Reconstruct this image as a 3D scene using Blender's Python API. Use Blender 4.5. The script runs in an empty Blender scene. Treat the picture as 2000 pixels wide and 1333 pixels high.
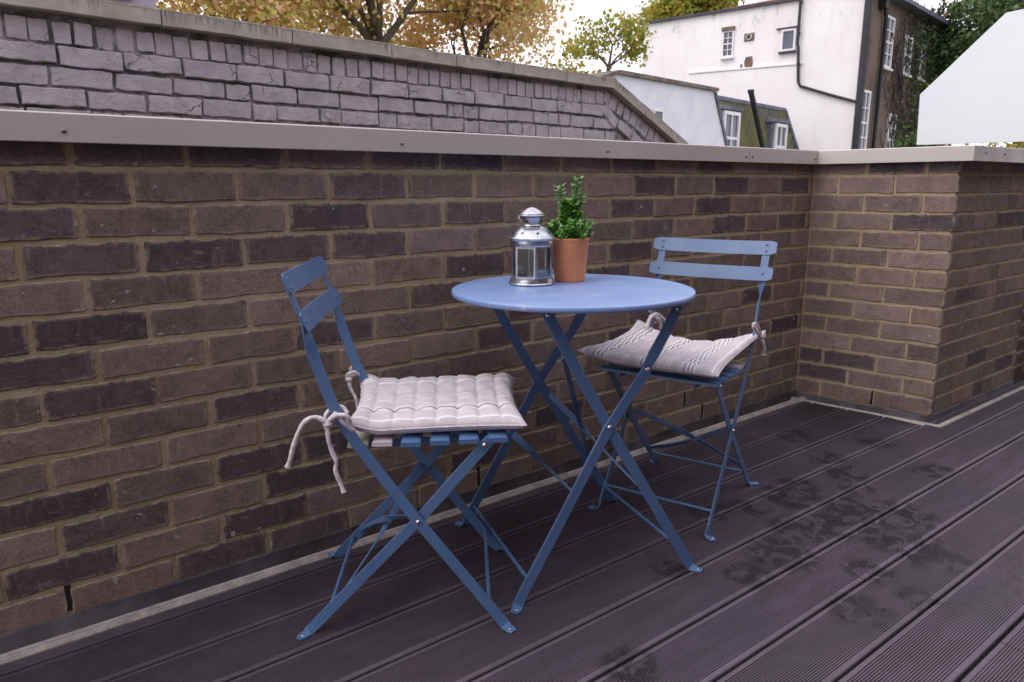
import bpy, bmesh, math, random
from mathutils import Vector, Matrix, Quaternion
PI = math.pi
S = bpy.context.scene
random.seed(11)

# ------------------------------------------------------------------ camera
CP, CR, CY = 0.2114, -0.0037, 0.6568
CPOS = Vector((-2.9978, -1.7362, 0.9536))
cd = bpy.data.cameras.new('camera'); cam = bpy.data.objects.new('camera', cd); S.collection.objects.link(cam)
fw = Vector((math.sin(CY)*math.cos(CP), math.cos(CY)*math.cos(CP), -math.sin(CP)))
rt = Vector((math.cos(CY), -math.sin(CY), 0)); up = rt.cross(fw)
r2 = math.cos(CR)*rt + math.sin(CR)*up; u2 = -math.sin(CR)*rt + math.cos(CR)*up
cam.matrix_world = Matrix(((r2.x, u2.x, -fw.x, CPOS.x), (r2.y, u2.y, -fw.y, CPOS.y), (r2.z, u2.z, -fw.z, CPOS.z), (0, 0, 0, 1)))
cd.sensor_width = 36; cd.lens = 36*1403.0/2000; cd.clip_start = 0.05; cd.clip_end = 1500
cd.dof.use_dof = True; cd.dof.focus_distance = 1.95; cd.dof.aperture_fstop = 11
S.camera = cam
# ------------------------------------------------------------------ world, sun, exposure
SUN_EL, SUN_AZ = math.radians(52), math.radians(-75)      # azimuth from +Y towards +X
w = bpy.data.worlds.new('World'); S.world = w; w.use_nodes = True
nt = w.node_tree; nt.nodes.clear()
sky = nt.nodes.new('ShaderNodeTexSky'); sky.sky_type = 'NISHITA'; sky.sun_disc = False
sky.sun_elevation = SUN_EL; sky.sun_rotation = SUN_AZ; sky.dust_density = 6; sky.air_density = 1.5
mix = nt.nodes.new('ShaderNodeMix'); mix.data_type = 'RGBA'; mix.inputs[0].default_value = 0.88
mix.inputs[7].default_value = (8.6, 8.25, 9.1, 1)
nt.links.new(sky.outputs[0], mix.inputs[6])
bgn = nt.nodes.new('ShaderNodeBackground'); bgn.inputs[1].default_value = 0.13
wo = nt.nodes.new('ShaderNodeOutputWorld')
nt.links.new(mix.outputs[2], bgn.inputs[0]); nt.links.new(bgn.outputs[0], wo.inputs[0])
sl = bpy.data.lights.new('sun', 'SUN'); sl.energy = 0.8; sl.angle = math.radians(35); sl.color = (1, 0.96, 0.93)
so = bpy.data.objects.new('sun', sl); S.collection.objects.link(so)
sd = Vector((math.sin(SUN_AZ)*math.cos(SUN_EL), math.cos(SUN_AZ)*math.cos(SUN_EL), math.sin(SUN_EL)))
so.rotation_euler = (-sd).to_track_quat('-Z', 'Y').to_euler()
S.view_settings.view_transform = 'Standard'; S.view_settings.look = 'None'
S.view_settings.exposure = 0.56; S.view_settings.gamma = 1
S.render.engine = 'CYCLES'; S.cycles.use_denoising = True; S.cycles.max_bounces = 8
S.cycles.transparent_max_bounces = 12

# ------------------------------------------------------------------ node helpers
class NT:
    def __init__(s, name):
        s.m = bpy.data.materials.new(name); s.m.use_nodes = True; s.t = s.m.node_tree; s.n = s.t.nodes; s.n.clear()
        s.out = s.n.new('ShaderNodeOutputMaterial'); s.b = s.n.new('ShaderNodeBsdfPrincipled')
        s.l(s.b.outputs[0], s.out.inputs[0])
    def l(s, a, b): s.t.links.new(a, b)
    def put(s, sock, v):
        if hasattr(v, 'is_linked'): s.l(v, sock)
        elif isinstance(v, (tuple, list)) and len(v) == 3 and sock.type == 'RGBA': sock.default_value = (*v, 1)
        else: sock.default_value = v
    def set(s, **k):
        for a, v in k.items(): s.put(s.b.inputs[a.replace('_', ' ')], v)
    def coord(s, kind='Object'): return s.n.new('ShaderNodeTexCoord').outputs[kind]
    def math(s, op, a, b=0.0, clamp=False, c=None):
        n = s.n.new('ShaderNodeMath'); n.operation = op; n.use_clamp = clamp; s.put(n.inputs[0], a); s.put(n.inputs[1], b)
        if c is not None: s.put(n.inputs[2], c)
        return n.outputs[0]
    def vec(s, op, a, b=(0, 0, 0), scale=None):
        n = s.n.new('ShaderNodeVectorMath'); n.operation = op; s.put(n.inputs[0], a); s.put(n.inputs[1], b)
        if scale is not None: s.put(n.inputs[3], scale)
        return n.outputs['Value'] if op in ('LENGTH', 'DISTANCE', 'DOT_PRODUCT') else n.outputs[0]
    def noise(s, v, scale, detail=4, rough=.55, dist=0.0, out=0):
        n = s.n.new('ShaderNodeTexNoise'); s.put(n.inputs['Vector'], v); s.put(n.inputs['Scale'], scale)
        n.inputs['Detail'].default_value = detail; n.inputs['Roughness'].default_value = rough; n.inputs['Distortion'].default_value = dist
        return n.outputs[out]
    def ramp(s, f, lo, hi, a=0.0, b=1.0, smooth=True):
        n = s.n.new('ShaderNodeMapRange'); n.interpolation_type = 'SMOOTHSTEP' if smooth else 'LINEAR'
        s.put(n.inputs[0], f); n.inputs[1].default_value = lo; n.inputs[2].default_value = hi
        n.inputs[3].default_value = a; n.inputs[4].default_value = b; return n.outputs[0]
    def mix(s, f, a, b, mode='MIX'):
        n = s.n.new('ShaderNodeMix'); n.data_type = 'RGBA'; n.blend_type = mode
        s.put(n.inputs[0], f); s.put(n.inputs[6], a); s.put(n.inputs[7], b); return n.outputs[2]
    def cramp(s, f, stops):
        n = s.n.new('ShaderNodeValToRGB'); s.put(n.inputs[0], f); e = n.color_ramp.elements
        while len(e) < len(stops): e.new(.5)
        for i, (p, c) in enumerate(stops): e[i].position = p; e[i].color = (*c, 1)
        return n.outputs[0]
    def scale(s, v, k):
        n = s.n.new('ShaderNodeMapping'); s.put(n.inputs[0], v); n.inputs[3].default_value = k; return n.outputs[0]
    def bump(s, h, strength=.5, dist=.002, normal=None):
        n = s.n.new('ShaderNodeBump'); s.put(n.inputs['Height'], h); n.inputs['Strength'].default_value = strength
        n.inputs['Distance'].default_value = dist
        if normal is not None: s.l(normal, n.inputs['Normal'])
        s.l(n.outputs[0], s.b.inputs['Normal']); return n.outputs[0]
    def info(s, out='Random'): return s.n.new('ShaderNodeObjectInfo').outputs[out]
    def island(s): return s.n.new('ShaderNodeNewGeometry').outputs['Random Per Island']
    def sep(s, v):
        n = s.n.new('ShaderNodeSeparateXYZ'); s.put(n.inputs[0], v); return n.outputs
    def geo(s, out): return s.n.new('ShaderNodeNewGeometry').outputs[out]

def simple(name, col, rough=.6, metal=0.0, var=.15, nscale=8, bump=.15, spec=.5):
    s = NT(name); c = s.coord(); n = s.noise(c, nscale, 5)
    s.set(Base_Color=s.mix(s.ramp(n, .3, .7), tuple(x*(1-var) for x in col), tuple(min(1, x*(1+var)) for x in col)),
          Roughness=s.ramp(s.noise(c, nscale*2.3, 3), .3, .7, rough*.85, min(1, rough*1.15)), Metallic=metal)
    s.b.inputs['Specular IOR Level'].default_value = spec
    if bump: s.bump(s.noise(c, nscale*6, 4), bump, .002)
    return s.m

def brick_material(name, efflo, tint_noise=.6, bumpd=.0025):
    s = NT(name); rnd = s.info(); off = s.vec('SCALE', (17.3, 9.1, 23.7), scale=rnd)
    c = s.vec('ADD', s.coord(), off); base = s.info('Color')
    n1 = s.noise(c, 16, 6, .66, .7); n2 = s.noise(s.scale(c, (2, 2, 7)), 9, 6, .66, 1.0)
    n3 = s.noise(c, 170, 4, .7); vs_ = s.ramp(s.noise(s.scale(c, (60, 20, 9)), 1.0, 4, .7), .55, .75)
    col = s.mix(s.ramp(n1, .36, .66, 0, tint_noise), base, s.vec('MULTIPLY', base, (.42, .40, .44)))
    col = s.mix(s.ramp(n3, .38, .72, 0, .5), col, s.vec('MULTIPLY', base, (1.7, 1.6, 1.6)))
    pit = s.ramp(s.noise(c, 120, 2, .5), .68, .74); col = s.mix(s.math('MULTIPLY', pit, .6), col, (.02, .015, .015))
    col = s.mix(s.math('MULTIPLY', vs_, .28), col, (.42, .36, .36))
    # pale bloom of lime, blotches and streaks
    e = s.math('MULTIPLY', s.ramp(n2, .56, .74), s.ramp(s.noise(c, 60, 4, .7), .38, .62))
    e2 = s.ramp(s.noise(c, 46, 2, .5), .725, .745)
    ee = s.math('MULTIPLY', s.math('ADD', e, s.math('MULTIPLY', e2, 1.5)), efflo, True)
    col = s.mix(ee, col, (.40, .355, .36))
    px_ = s.sep(s.coord()); edge = s.math('MAXIMUM', s.ramp(s.math('ABSOLUTE', px_[2]), .022, .032), s.ramp(s.math('ABSOLUTE', px_[0]), .094, .105))
    sm_ = s.math('MULTIPLY', edge, s.ramp(s.noise(c, 38, 5, .7), .40, .56)); col = s.mix(s.math('MULTIPLY', sm_, .75), col, (.34, .265, .18))
    sal = s.math('MULTIPLY', edge, s.ramp(s.noise(c, 26, 5, .75, .5), .60, .66)); col = s.mix(s.math('MULTIPLY', sal, .7), col, (.46, .41, .41))
    s.set(Base_Color=col, Roughness=.82); s.b.inputs['Specular IOR Level'].default_value = .3
    h = s.math('ADD', s.math('MULTIPLY', n1, 1.0), s.math('ADD', s.math('MULTIPLY', n3, .45), s.math('MULTIPLY', s.noise(c, 50, 4, .7), .7)))
    s.bump(h, 1.0, bumpd); return s.m

M = {}
M['brick'] = brick_material('brown_brick', .62)
s = NT('ochre_mortar'); c = s.geo('Position')
n1 = s.noise(c, 7, 5); n2 = s.noise(c, 160, 3, .7)
col = s.mix(s.ramp(n1, .3, .7), (.31, .235, .135), (.41, .32, .21))
col = s.mix(s.ramp(s.noise(c, 2.3, 4), .45, .7, 0, .6), col, (.42, .34, .26))
s.set(Base_Color=s.mix(s.ramp(n2, .4, .7, 0, .3), col, (.52, .44, .34)), Roughness=.9)
s.bump(s.math('ADD', n2, s.noise(c, 45, 4)), .9, .003); M['mortar'] = s.m

# weathered grey-lilac masonry paint
s = NT('lilac_masonry_paint'); rnd = s.info(); c = s.vec('ADD', s.coord(), s.vec('SCALE', (11.3, 5.1, 7.7), scale=rnd))
n1 = s.noise(c, 9, 5, .6, .3); vor = s.n.new('ShaderNodeTexVoronoi'); vor.feature = 'DISTANCE_TO_EDGE'
s.put(vor.inputs['Vector'], s.vec('ADD', c, s.vec('SCALE', s.noise(c, 12, 3, out=1), scale=.12))); vor.inputs['Scale'].default_value = 8
crack = s.math('MULTIPLY', s.ramp(vor.outputs['Distance'], .0, .022, 1, 0), s.ramp(s.noise(c, 5, 2), .53, .62))
col = s.mix(s.ramp(n1, .3, .7), (.38, .335, .375), (.52, .47, .51))
col = s.mix(s.ramp(s.noise(c, 30, 5, .7), .60, .75, 0, .5), col, (.14, .12, .12))
col = s.mix(s.math('MULTIPLY', crack, .75), col, (.06, .05, .055))
s.set(Base_Color=col, Roughness=.75)
s.bump(s.math('SUBTRACT', s.math('ADD', n1, s.math('MULTIPLY', s.noise(c, 34, 6, .75, .6), 1.5)), s.math('MULTIPLY', crack, .8)), 1.0, .0065); M['paint_brick'] = s.m
s = NT('painted_joint'); c = s.geo('Position'); n = s.noise(c, 18, 5, .65)
col = s.mix(s.ramp(n, .35, .65), (.12, .105, .118), (.34, .30, .33)); col = s.mix(s.ramp(s.noise(c, 6, 4), .5, .66, 0, .85), col, (.035, .032, .028))
s.set(Base_Color=col, Roughness=.85); s.bump(s.noise(c, 50, 5, .7), 1, .008); M['paint_joint'] = s.m
# coping stone with dark drip stains at the top edge
s = NT('weathered_coping_stone'); c = s.vec('ADD', s.coord(), s.vec('SCALE', (7.1, 3.3, 1.7), scale=s.info())); z = s.sep(s.coord())[2]
n = s.noise(c, 8, 6, .65); col = s.mix(s.ramp(n, .3, .7), (.32, .285, .262), (.46, .41, .38))
st = s.noise(s.scale(c, (46, 20, 2)), 1.0, 5, .75, 1.5)
drip = s.math('MULTIPLY', s.math('MULTIPLY', s.ramp(st, .47, .58), s.ramp(s.noise(c, 4, 3), .42, .58, .1, 1)), s.ramp(s.math('ADD', z, s.math('MULTIPLY', s.noise(c, 20, 3), .03)), -.015, .035))
top = s.math('MULTIPLY', s.ramp(z, .012, .034), s.ramp(s.noise(c, 25, 3), .3, .55))
col = s.mix(s.math('MAXIMUM', s.math('MULTIPLY', drip, .85), s.math('MULTIPLY', top, .8)), col, (.07, .068, .04))
s.set(Base_Color=col, Roughness=.9); s.bump(s.noise(c, 60, 5, .7), .7, .004); M['coping_stone'] = s.m

# powder-coated steel
s = NT('blue_powder_coat'); c = s.coord(); g = s.geo('Position')
n = s.noise(g, 5, 4); sc = s.ramp(s.noise(s.scale(g, (3, 1, 1)), 60, 3, .7), .72, .76)
col = s.mix(s.ramp(n, .3, .7), (.074, .145, .30), (.088, .165, .33)); col = s.mix(s.math('MULTIPLY', sc, .35), col, (.25, .33, .5))
s.set(Base_Color=col, Roughness=s.ramp(s.noise(g, 14, 4), .3, .7, .33, .5)); s.b.inputs['Specular IOR Level'].default_value = .55
s.b.inputs['Coat Weight'].default_value = .25; s.b.inputs['Coat Roughness'].default_value = .3; rst = s.math('MULTIPLY', s.ramp(s.noise(g, 48, 4, .7), .70, .74), .7); s.set(Base_Color=s.mix(rst, col, (.10, .06, .045))); s.bump(s.noise(g, 420, 2), .12, .0006); M['blue'] = s.m
s = NT('blue_table_coat'); g = s.geo('Position')
spk = s.ramp(s.noise(g, 60, 2, .5), .715, .735); smr = s.math('MULTIPLY', s.ramp(s.noise(s.scale(g, (1, 2.6, 1)), 9, 4, .65), .55, .7), .3)
col = s.mix(s.ramp(s.noise(g, 4, 4), .3, .7), (.175, .275, .53), (.21, .315, .57)); col = s.mix(s.math('MAXIMUM', s.math('MULTIPLY', spk, .6), smr), col, (.42, .48, .62))
s.set(Base_Color=col, Roughness=s.ramp(s.noise(g, 11, 5), .3, .7, .38, .5)); s.b.inputs['Specular IOR Level'].default_value = .6
s.bump(s.noise(g, 300, 2), .1, .0006); s.b.inputs['Coat Weight'].default_value = .35; s.b.inputs['Coat Roughness'].default_value = .38; M['table'] = s.m
M['bolt'] = simple('zinc_bolt', (.75, .68, .62), .28, 1.0, .1, 60, .1)
M['coping'] = simple('grey_coated_aluminium', (.56, .505, .48), .42, .1, .05, 3, .05)
M['screw'] = simple('screw_steel', (.3, .27, .26), .35, 1.0, .2, 80, 0)
M['lead'] = simple('lead_sheet', (.064, .055, .064), .6, .2, .45, 9, .6)
s = NT('trim_strip'); g = s.geo('Position'); n = s.noise(s.scale(g, (6, 6, 6)), 3, 5, .7)
col = s.mix(s.ramp(n, .35, .7), (.32, .275, .26), (.46, .41, .395)); col = s.mix(s.ramp(s.noise(g, 14, 5, .7), .52, .7, 0, .65), col, (.12, .10, .09))
s.set(Base_Color=col, Roughness=.65); s.bump(s.noise(g, 90, 4), .5, .002); M['trim'] = s.m
M['dark'] = simple('dark_void', (.008, .007, .008), .9, 0, .2, 5, 0)
M['cream'] = simple('cream_slat', (.52, .50, .40), .5, 0, .08, 20, .1)
s = NT('slat_sticker'); c = s.coord(); v = s.sep(c)
d_ = s.vec('LENGTH', s.vec('MULTIPLY', s.vec('SUBTRACT', c, (0, -.145, 0)), (1, 1.2, 0)))
ring = s.math('MULTIPLY', s.ramp(d_, .009, .0105), s.ramp(d_, .0135, .0150, 1, 0))
s.set(Base_Color=s.mix(ring, (.62, .53, .60), (.16, .10, .14)), Roughness=.45); M['sticker'] = s.m
M['terracotta'] = simple('terracotta', (.70, .265, .13), .8, 0, .13, 10, .25)
M['soil'] = simple('soil', (.03, .02, .014), .95, 0, .4, 60, .8)
s = NT('galvanised_lantern'); c = s.coord(); n = s.noise(c, 60, 4, .6)
s.set(Base_Color=s.mix(s.ramp(n, .3, .7), (.42, .43, .46), (.66, .67, .70)), Metallic=1.0, Roughness=s.ramp(s.noise(c, 35, 4), .3, .7, .24, .42))
s.bump(s.noise(c, 90, 3), .08, .0006); M['galv'] = s.m
s = NT('lantern_glass'); tb_ = s.n.new('ShaderNodeBsdfTransparent'); tb_.inputs[0].default_value = (.93, .95, .95, 1); gb_ = s.n.new('ShaderNodeBsdfGlossy'); gb_.inputs['Roughness'].default_value = .05
fr_ = s.n.new('ShaderNodeFresnel'); fr_.inputs[0].default_value = 1.45; mxs = s.n.new('ShaderNodeMixShader'); s.l(s.math('ADD', fr_.outputs[0], s.ramp(s.noise(s.coord(), 30, 4), .5, .75, 0, .10)), mxs.inputs[0])
s.l(tb_.outputs[0], mxs.inputs[1]); s.l(gb_.outputs[0], mxs.inputs[2]); s.l(mxs.outputs[0], s.out.inputs[0]); M['glass'] = s.m
M['wax'] = simple('candle_wax', (.7, .68, .66), .5, 0, .05, 30, 0)
def leafmat(name, stops, rough=.5, sub=.0, spec=.4):
    s = NT(name); r = s.island(); c = s.coord()
    col = s.cramp(s.math('ADD', s.math('MULTIPLY', r, .78), s.math('MULTIPLY', s.noise(c, .55, 2), .3)), stops)
    s.set(Base_Color=col, Roughness=rough); s.b.inputs['Specular IOR Level'].default_value = spec
    tr = s.n.new('ShaderNodeBsdfTranslucent'); s.l(col, tr.inputs[0]); mx = s.n.new('ShaderNodeMixShader'); mx.inputs[0].default_value = sub
    s.l(s.b.outputs[0], mx.inputs[1]); s.l(tr.outputs[0], mx.inputs[2]); s.l(mx.outputs[0], s.out.inputs[0]); return s.m
M['box_leaf'] = leafmat('box_leaf', [(0, (.05, .14, .03)), (.5, (.10, .27, .04)), (.8, (.19, .42, .06)), (1, (.30, .55, .12))], .28, .25, .6)
M['autumn'] = leafmat('autumn_plane_leaf', [(0, (.30, .32, .09)), (.28, (.56, .54, .15)), (.45, (.78, .64, .22)), (.62, (.84, .58, .30)), (.8, (.74, .48, .34)), (1, (.86, .72, .26))], .6, .6)
M['autumn_brown'] = leafmat('brown_orange_leaf', [(0, (.32, .30, .10)), (.3, (.62, .52, .18)), (.5, (.82, .55, .27)), (.7, (.78, .44, .29)), (.85, (.55, .52, .17)), (1, (.86, .68, .24))], .6, .6)
M['yellowgreen'] = leafmat('yellow_green_leaf', [(0, (.15, .2, .03)), (.4, (.27, .31, .04)), (.7, (.42, .38, .05)), (1, (.5, .34, .07))], .6, .45)
M['evergreen'] = leafmat('evergreen_leaf', [(0, (.03, .065, .028)), (.5, (.07, .125, .04)), (.85, (.14, .2, .06)), (1, (.34, .22, .15))], .5, .3)
M['pinktwig'] = simple('pale_pink_twig', (.33, .24, .22), .8, 0, .3, 5, 0)
M['goldleaf'] = leafmat('gold_leaf', [(0, (.12, .15, .03)), (.5, (.32, .29, .05)), (1, (.5, .4, .07))], .6, .35)
M['bark'] = simple('bark', (.10, .085, .06), .9, 0, .35, 3, .5)
M['twig'] = simple('creeper_twig', (.055, .042, .045), .9, 0, .3, 3, .3)
M['wood'] = simple('plant_stem', (.10, .16, .04), .6, 0, .2, 40, 0)

# grooved composite deck board with wet stains, darker towards the wall
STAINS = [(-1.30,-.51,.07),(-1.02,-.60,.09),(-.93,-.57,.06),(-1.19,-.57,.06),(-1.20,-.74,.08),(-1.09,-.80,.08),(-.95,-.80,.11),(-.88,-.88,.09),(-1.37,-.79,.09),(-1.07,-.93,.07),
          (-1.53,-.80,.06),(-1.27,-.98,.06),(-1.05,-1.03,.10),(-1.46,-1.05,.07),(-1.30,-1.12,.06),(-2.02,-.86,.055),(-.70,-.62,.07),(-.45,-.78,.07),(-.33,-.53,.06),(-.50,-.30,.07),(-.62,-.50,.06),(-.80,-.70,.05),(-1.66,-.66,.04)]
s = NT('grooved_decking'); g = s.geo('Position'); rnd = s.info()
mask = None
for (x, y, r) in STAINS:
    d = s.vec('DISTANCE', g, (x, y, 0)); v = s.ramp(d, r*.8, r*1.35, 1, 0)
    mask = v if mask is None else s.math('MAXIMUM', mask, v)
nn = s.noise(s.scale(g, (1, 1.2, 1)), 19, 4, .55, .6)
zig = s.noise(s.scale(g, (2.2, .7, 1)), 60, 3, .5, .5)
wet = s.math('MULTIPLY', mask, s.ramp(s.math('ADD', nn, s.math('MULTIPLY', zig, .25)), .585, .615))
col = s.mix(s.ramp(s.noise(s.scale(g, (1, 6, 1)), 5, 5, .6), .3, .7), (.100, .076, .102), (.140, .109, .144))
col = s.mix(s.ramp(s.noise(g, 1.1, 4, .55), .42, .62, 0, .55), col, (.070, .064, .084))
col = s.mix(s.math('MULTIPLY', rnd, .35), col, (.085, .062, .075))
col = s.mix(s.ramp(s.noise(g, 160, 3, .7), .60, .8, 0, .25), col, (.2, .17, .19))
dust = s.ramp(s.noise(g, 130, 1, .4), .79, .81); col = s.mix(s.math('MULTIPLY', dust, .55), col, (.4, .36, .36))
wall_dark = s.math('MULTIPLY', s.ramp(s.sep(g)[1], -.95, -.15, 0, 1), s.ramp(s.noise(g, 2.4, 5, .65), .30, .58, .4, 1))  # deck colour darkens towards the parapet, broken up by noise
col = s.mix(s.math('MULTIPLY', wall_dark, .72), col, (.032, .025, .030))
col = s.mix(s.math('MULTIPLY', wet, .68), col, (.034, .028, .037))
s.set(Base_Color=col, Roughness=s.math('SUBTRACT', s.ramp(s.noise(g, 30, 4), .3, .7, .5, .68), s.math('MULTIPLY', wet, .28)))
s.b.inputs['Specular IOR Level'].default_value = .4
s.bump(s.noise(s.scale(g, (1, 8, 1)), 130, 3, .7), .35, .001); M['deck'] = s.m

def cushion_mat(name, ax):
    # woven ticking: bands of pale stripes running front to back
    s = NT(name); uv = s.n.new('ShaderNodeUVMap').outputs[0]; sp = s.sep(uv); v = sp[ax]
    base = s.mix(s.ramp(s.noise(uv, 5, 3), .3, .7), (.60, .53, .56), (.69, .63, .655))
    def band(centers, width, col, base):
        tot = None
        for cc in centers:
            d = s.math('ABSOLUTE', s.math('SUBTRACT', v, cc)); m = s.ramp(d, width*.75, width*1.15, 1, 0)
            tot = m if tot is None else s.math('MAXIMUM', tot, m)
        return s.mix(tot, base, col)
    base = band([.20, .53, .86], .060, (.73, .69, .71), base)
    base = band([.155, .18, .205, .475, .50, .53, .555, .83, .855, .88, .035, .965], .0058, (.88, .85, .88), base)
    base = band([.168, .192, .488, .515, .543, .842, .868, .222, .90], .0046, (.21, .19, .22), base)
    base = band([.33, .36, .41, .66, .69, .74], .0050, (.74, .69, .73), base)
    wv = s.math('MULTIPLY', s.math('ADD', s.math('SINE', s.math('MULTIPLY', sp[0], 1500)), s.math('SINE', s.math('MULTIPLY', sp[1], 1500))), .5)
    fine = s.noise(s.scale(uv, (1, 1, 1)), 180, 3, .7)
    base = s.mix(s.ramp(fine, .35, .75, 0, .35), base, (.72, .65, .71))
    base = s.mix(s.ramp(s.noise(uv, 3, 4), .6, .75, 0, .3), base, (.50, .42, .36))
    s.set(Base_Color=base, Roughness=.9); s.b.inputs['Specular IOR Level'].default_value = .2
    s.b.inputs['Sheen Weight'].default_value = .25
    s.bump(s.math('ADD', s.math('MULTIPLY', wv, .25), s.math('ADD', fine, s.math('MULTIPLY', s.noise(uv, 28, 4, .6, .8), 2.2))), .5, .0016); return s.m
M['cushion'] = cushion_mat('striped_cushion', 1)
M['cord'] = simple('cushion_cord', (.66, .59, .62), .9, 0, .2, 90, .6)

# ------------------------------------------------------------------ mesh helpers
COL = S.collection
def add(name, verts, faces, mat=None, parent=None, smooth=False, loc=None):
    me = bpy.data.meshes.new(name); me.from_pydata([tuple(v) for v in verts], [], faces); me.update()
    if mat: me.materials.append(mat)
    if smooth: me.polygons.foreach_set('use_smooth', [True]*len(me.polygons))
    o = bpy.data.objects.new(name, me); COL.objects.link(o)
    if parent: o.parent = parent
    if loc: o.location = loc
    return o
def inst(name, me, parent, loc=(0, 0, 0), rot=(0, 0, 0), scale=(1, 1, 1), color=None):
    o = bpy.data.objects.new(name, me); COL.objects.link(o); o.parent = parent; o.location = loc; o.rotation_euler = rot; o.scale = scale
    if color: o.color = (*color, 1)
    return o
def empty(name, loc=(0, 0, 0), rz=0):
    o = bpy.data.objects.new(name, None); COL.objects.link(o); o.location = loc; o.rotation_euler = (0, 0, rz); o.empty_display_size = .1; return o
def tag(o, label=None, cat=None, group=None, kind=None):
    if label: o['label'] = label
    if cat: o['category'] = cat
    if group: o['group'] = group
    if kind: o['kind'] = kind
    return o
class MB:
    def __init__(s): s.v = []; s.f = []
    def add(s, v, f):
        b = len(s.v); s.v += [Vector(p) for p in v]; s.f += [tuple(i+b for i in q) for q in f]; return s
    def box(s, x0, x1, y0, y1, z0, z1):
        return s.add([(x0,y0,z0),(x1,y0,z0),(x1,y1,z0),(x0,y1,z0),(x0,y0,z1),(x1,y0,z1),(x1,y1,z1),(x0,y1,z1)],
                     [(3,2,1,0),(4,5,6,7),(0,1,5,4),(1,2,6,5),(2,3,7,6),(3,0,4,7)])
    def tube(s, pts, r, n=8, cap=True):
        pts = [Vector(p) for p in pts]; R = r if isinstance(r, (list, tuple)) else [r]*len(pts)
        prev = None; b = len(s.v)
        for i, p in enumerate(pts):
            t = (pts[min(i+1, len(pts)-1)] - pts[max(i-1, 0)]).normalized()
            if prev is None: a = t.cross(Vector((0, 0, 1))); a = a if a.length > 1e-3 else t.cross(Vector((1, 0, 0)))
            else: a = prev - t*prev.dot(t)
            a.normalize(); prev = a; c = t.cross(a)
            for k in range(n):
                an = 2*PI*k/n; s.v.append(p + (a*math.cos(an) + c*math.sin(an))*R[i])
        for i in range(len(pts)-1):
            for k in range(n):
                k2 = (k+1) % n; s.f.append((b+i*n+k, b+i*n+k2, b+(i+1)*n+k2, b+(i+1)*n+k))
        if cap: s.f.append(tuple(b+k for k in range(n))[::-1]); s.f.append(tuple(b+(len(pts)-1)*n+k for k in range(n)))
        return s
    def flat(s, pts, wd, w, t, ch=.0008):
        """flat steel bar swept along pts, wd = direction of its width at each point; edges chamfered"""
        pts = [Vector(p) for p in pts]; b = len(s.v); W = w if isinstance(w, (list, tuple)) else [w]*len(pts)
        for i, p in enumerate(pts):
            tg = (pts[min(i+1, len(pts)-1)] - pts[max(i-1, 0)]).normalized()
            a = Vector(wd[i]); a = (a - tg*a.dot(tg)).normalized(); n = tg.cross(a); hw, ht = W[i]/2, t/2
            for (x, y) in ((-hw+ch,-ht),(hw-ch,-ht),(hw,-ht+ch),(hw,ht-ch),(hw-ch,ht),(-hw+ch,ht),(-hw,ht-ch),(-hw,-ht+ch)): s.v.append(p + a*x + n*y)
        for i in range(len(pts)-1):
            for k in range(8): k2 = (k+1) % 8; s.f.append((b+i*8+k, b+i*8+k2, b+(i+1)*8+k2, b+(i+1)*8+k))
        s.f.append(tuple(b+k for k in range(8))[::-1]); s.f.append(tuple(b+(len(pts)-1)*8+k for k in range(8))); return s
    def lathe(s, prof, n=32, c=(0, 0, 0), close=False):
        b = len(s.v); c = Vector(c)
        for (r, z) in prof:
            for k in range(n): a = 2*PI*k/n; s.v.append(c + Vector((r*math.cos(a), r*math.sin(a), z)))
        for i in range(len(prof)-1):
            for k in range(n): k2 = (k+1) % n; s.f.append((b+i*n+k, b+i*n+k2, b+(i+1)*n+k2, b+(i+1)*n+k))
        if close: s.f.append(tuple(b+k for k in range(n))[::-1]); s.f.append(tuple(b+(len(prof)-1)*n+k for k in range(n)))
        return s
    def prism(s, poly, d0, d1, ax='y'):
        """polygon (a,b) extruded along an axis: ax y -> (a,d,b); z -> (a,b,d)"""
        n = len(poly); P = (lambda a, b, d: (a, d, b)) if ax == 'y' else (lambda a, b, d: (a, b, d))
        return s.add([P(a, b_, d0) for a, b_ in poly] + [P(a, b_, d1) for a, b_ in poly],
                     [tuple(range(n))[::-1], tuple(range(n, 2*n))] + [(i, (i+1) % n, n+(i+1) % n, n+i) for i in range(n)])
    def build(s, name, mat, parent=None, smooth=False, loc=None, fix=True):
        o = add(name, s.v, s.f, mat, parent, smooth, loc)
        if fix:
            bm = bmesh.new(); bm.from_mesh(o.data); bmesh.ops.recalc_face_normals(bm, faces=bm.faces); bm.to_mesh(o.data); bm.free()
        if smooth:
            o.data.set_sharp_from_angle(angle=math.radians(38))
        return o
def lerp(a, b, t): return a + (b-a)*t
def smooth_path(pts, n=6):
    P = [Vector(p) for p in pts]; P = [P[0]*2-P[1]] + P + [P[-1]*2-P[-2]]; out = []
    for i in range(1, len(P)-2):
        for k in range(n):
            t = k/n; a, b, c, d = P[i-1], P[i], P[i+1], P[i+2]
            out.append(.5*((2*b) + (c-a)*t + (2*a-5*b+4*c-d)*t*t + (3*b-a-3*c+d)*t**3))
    out.append(P[-2]); return out

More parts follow.
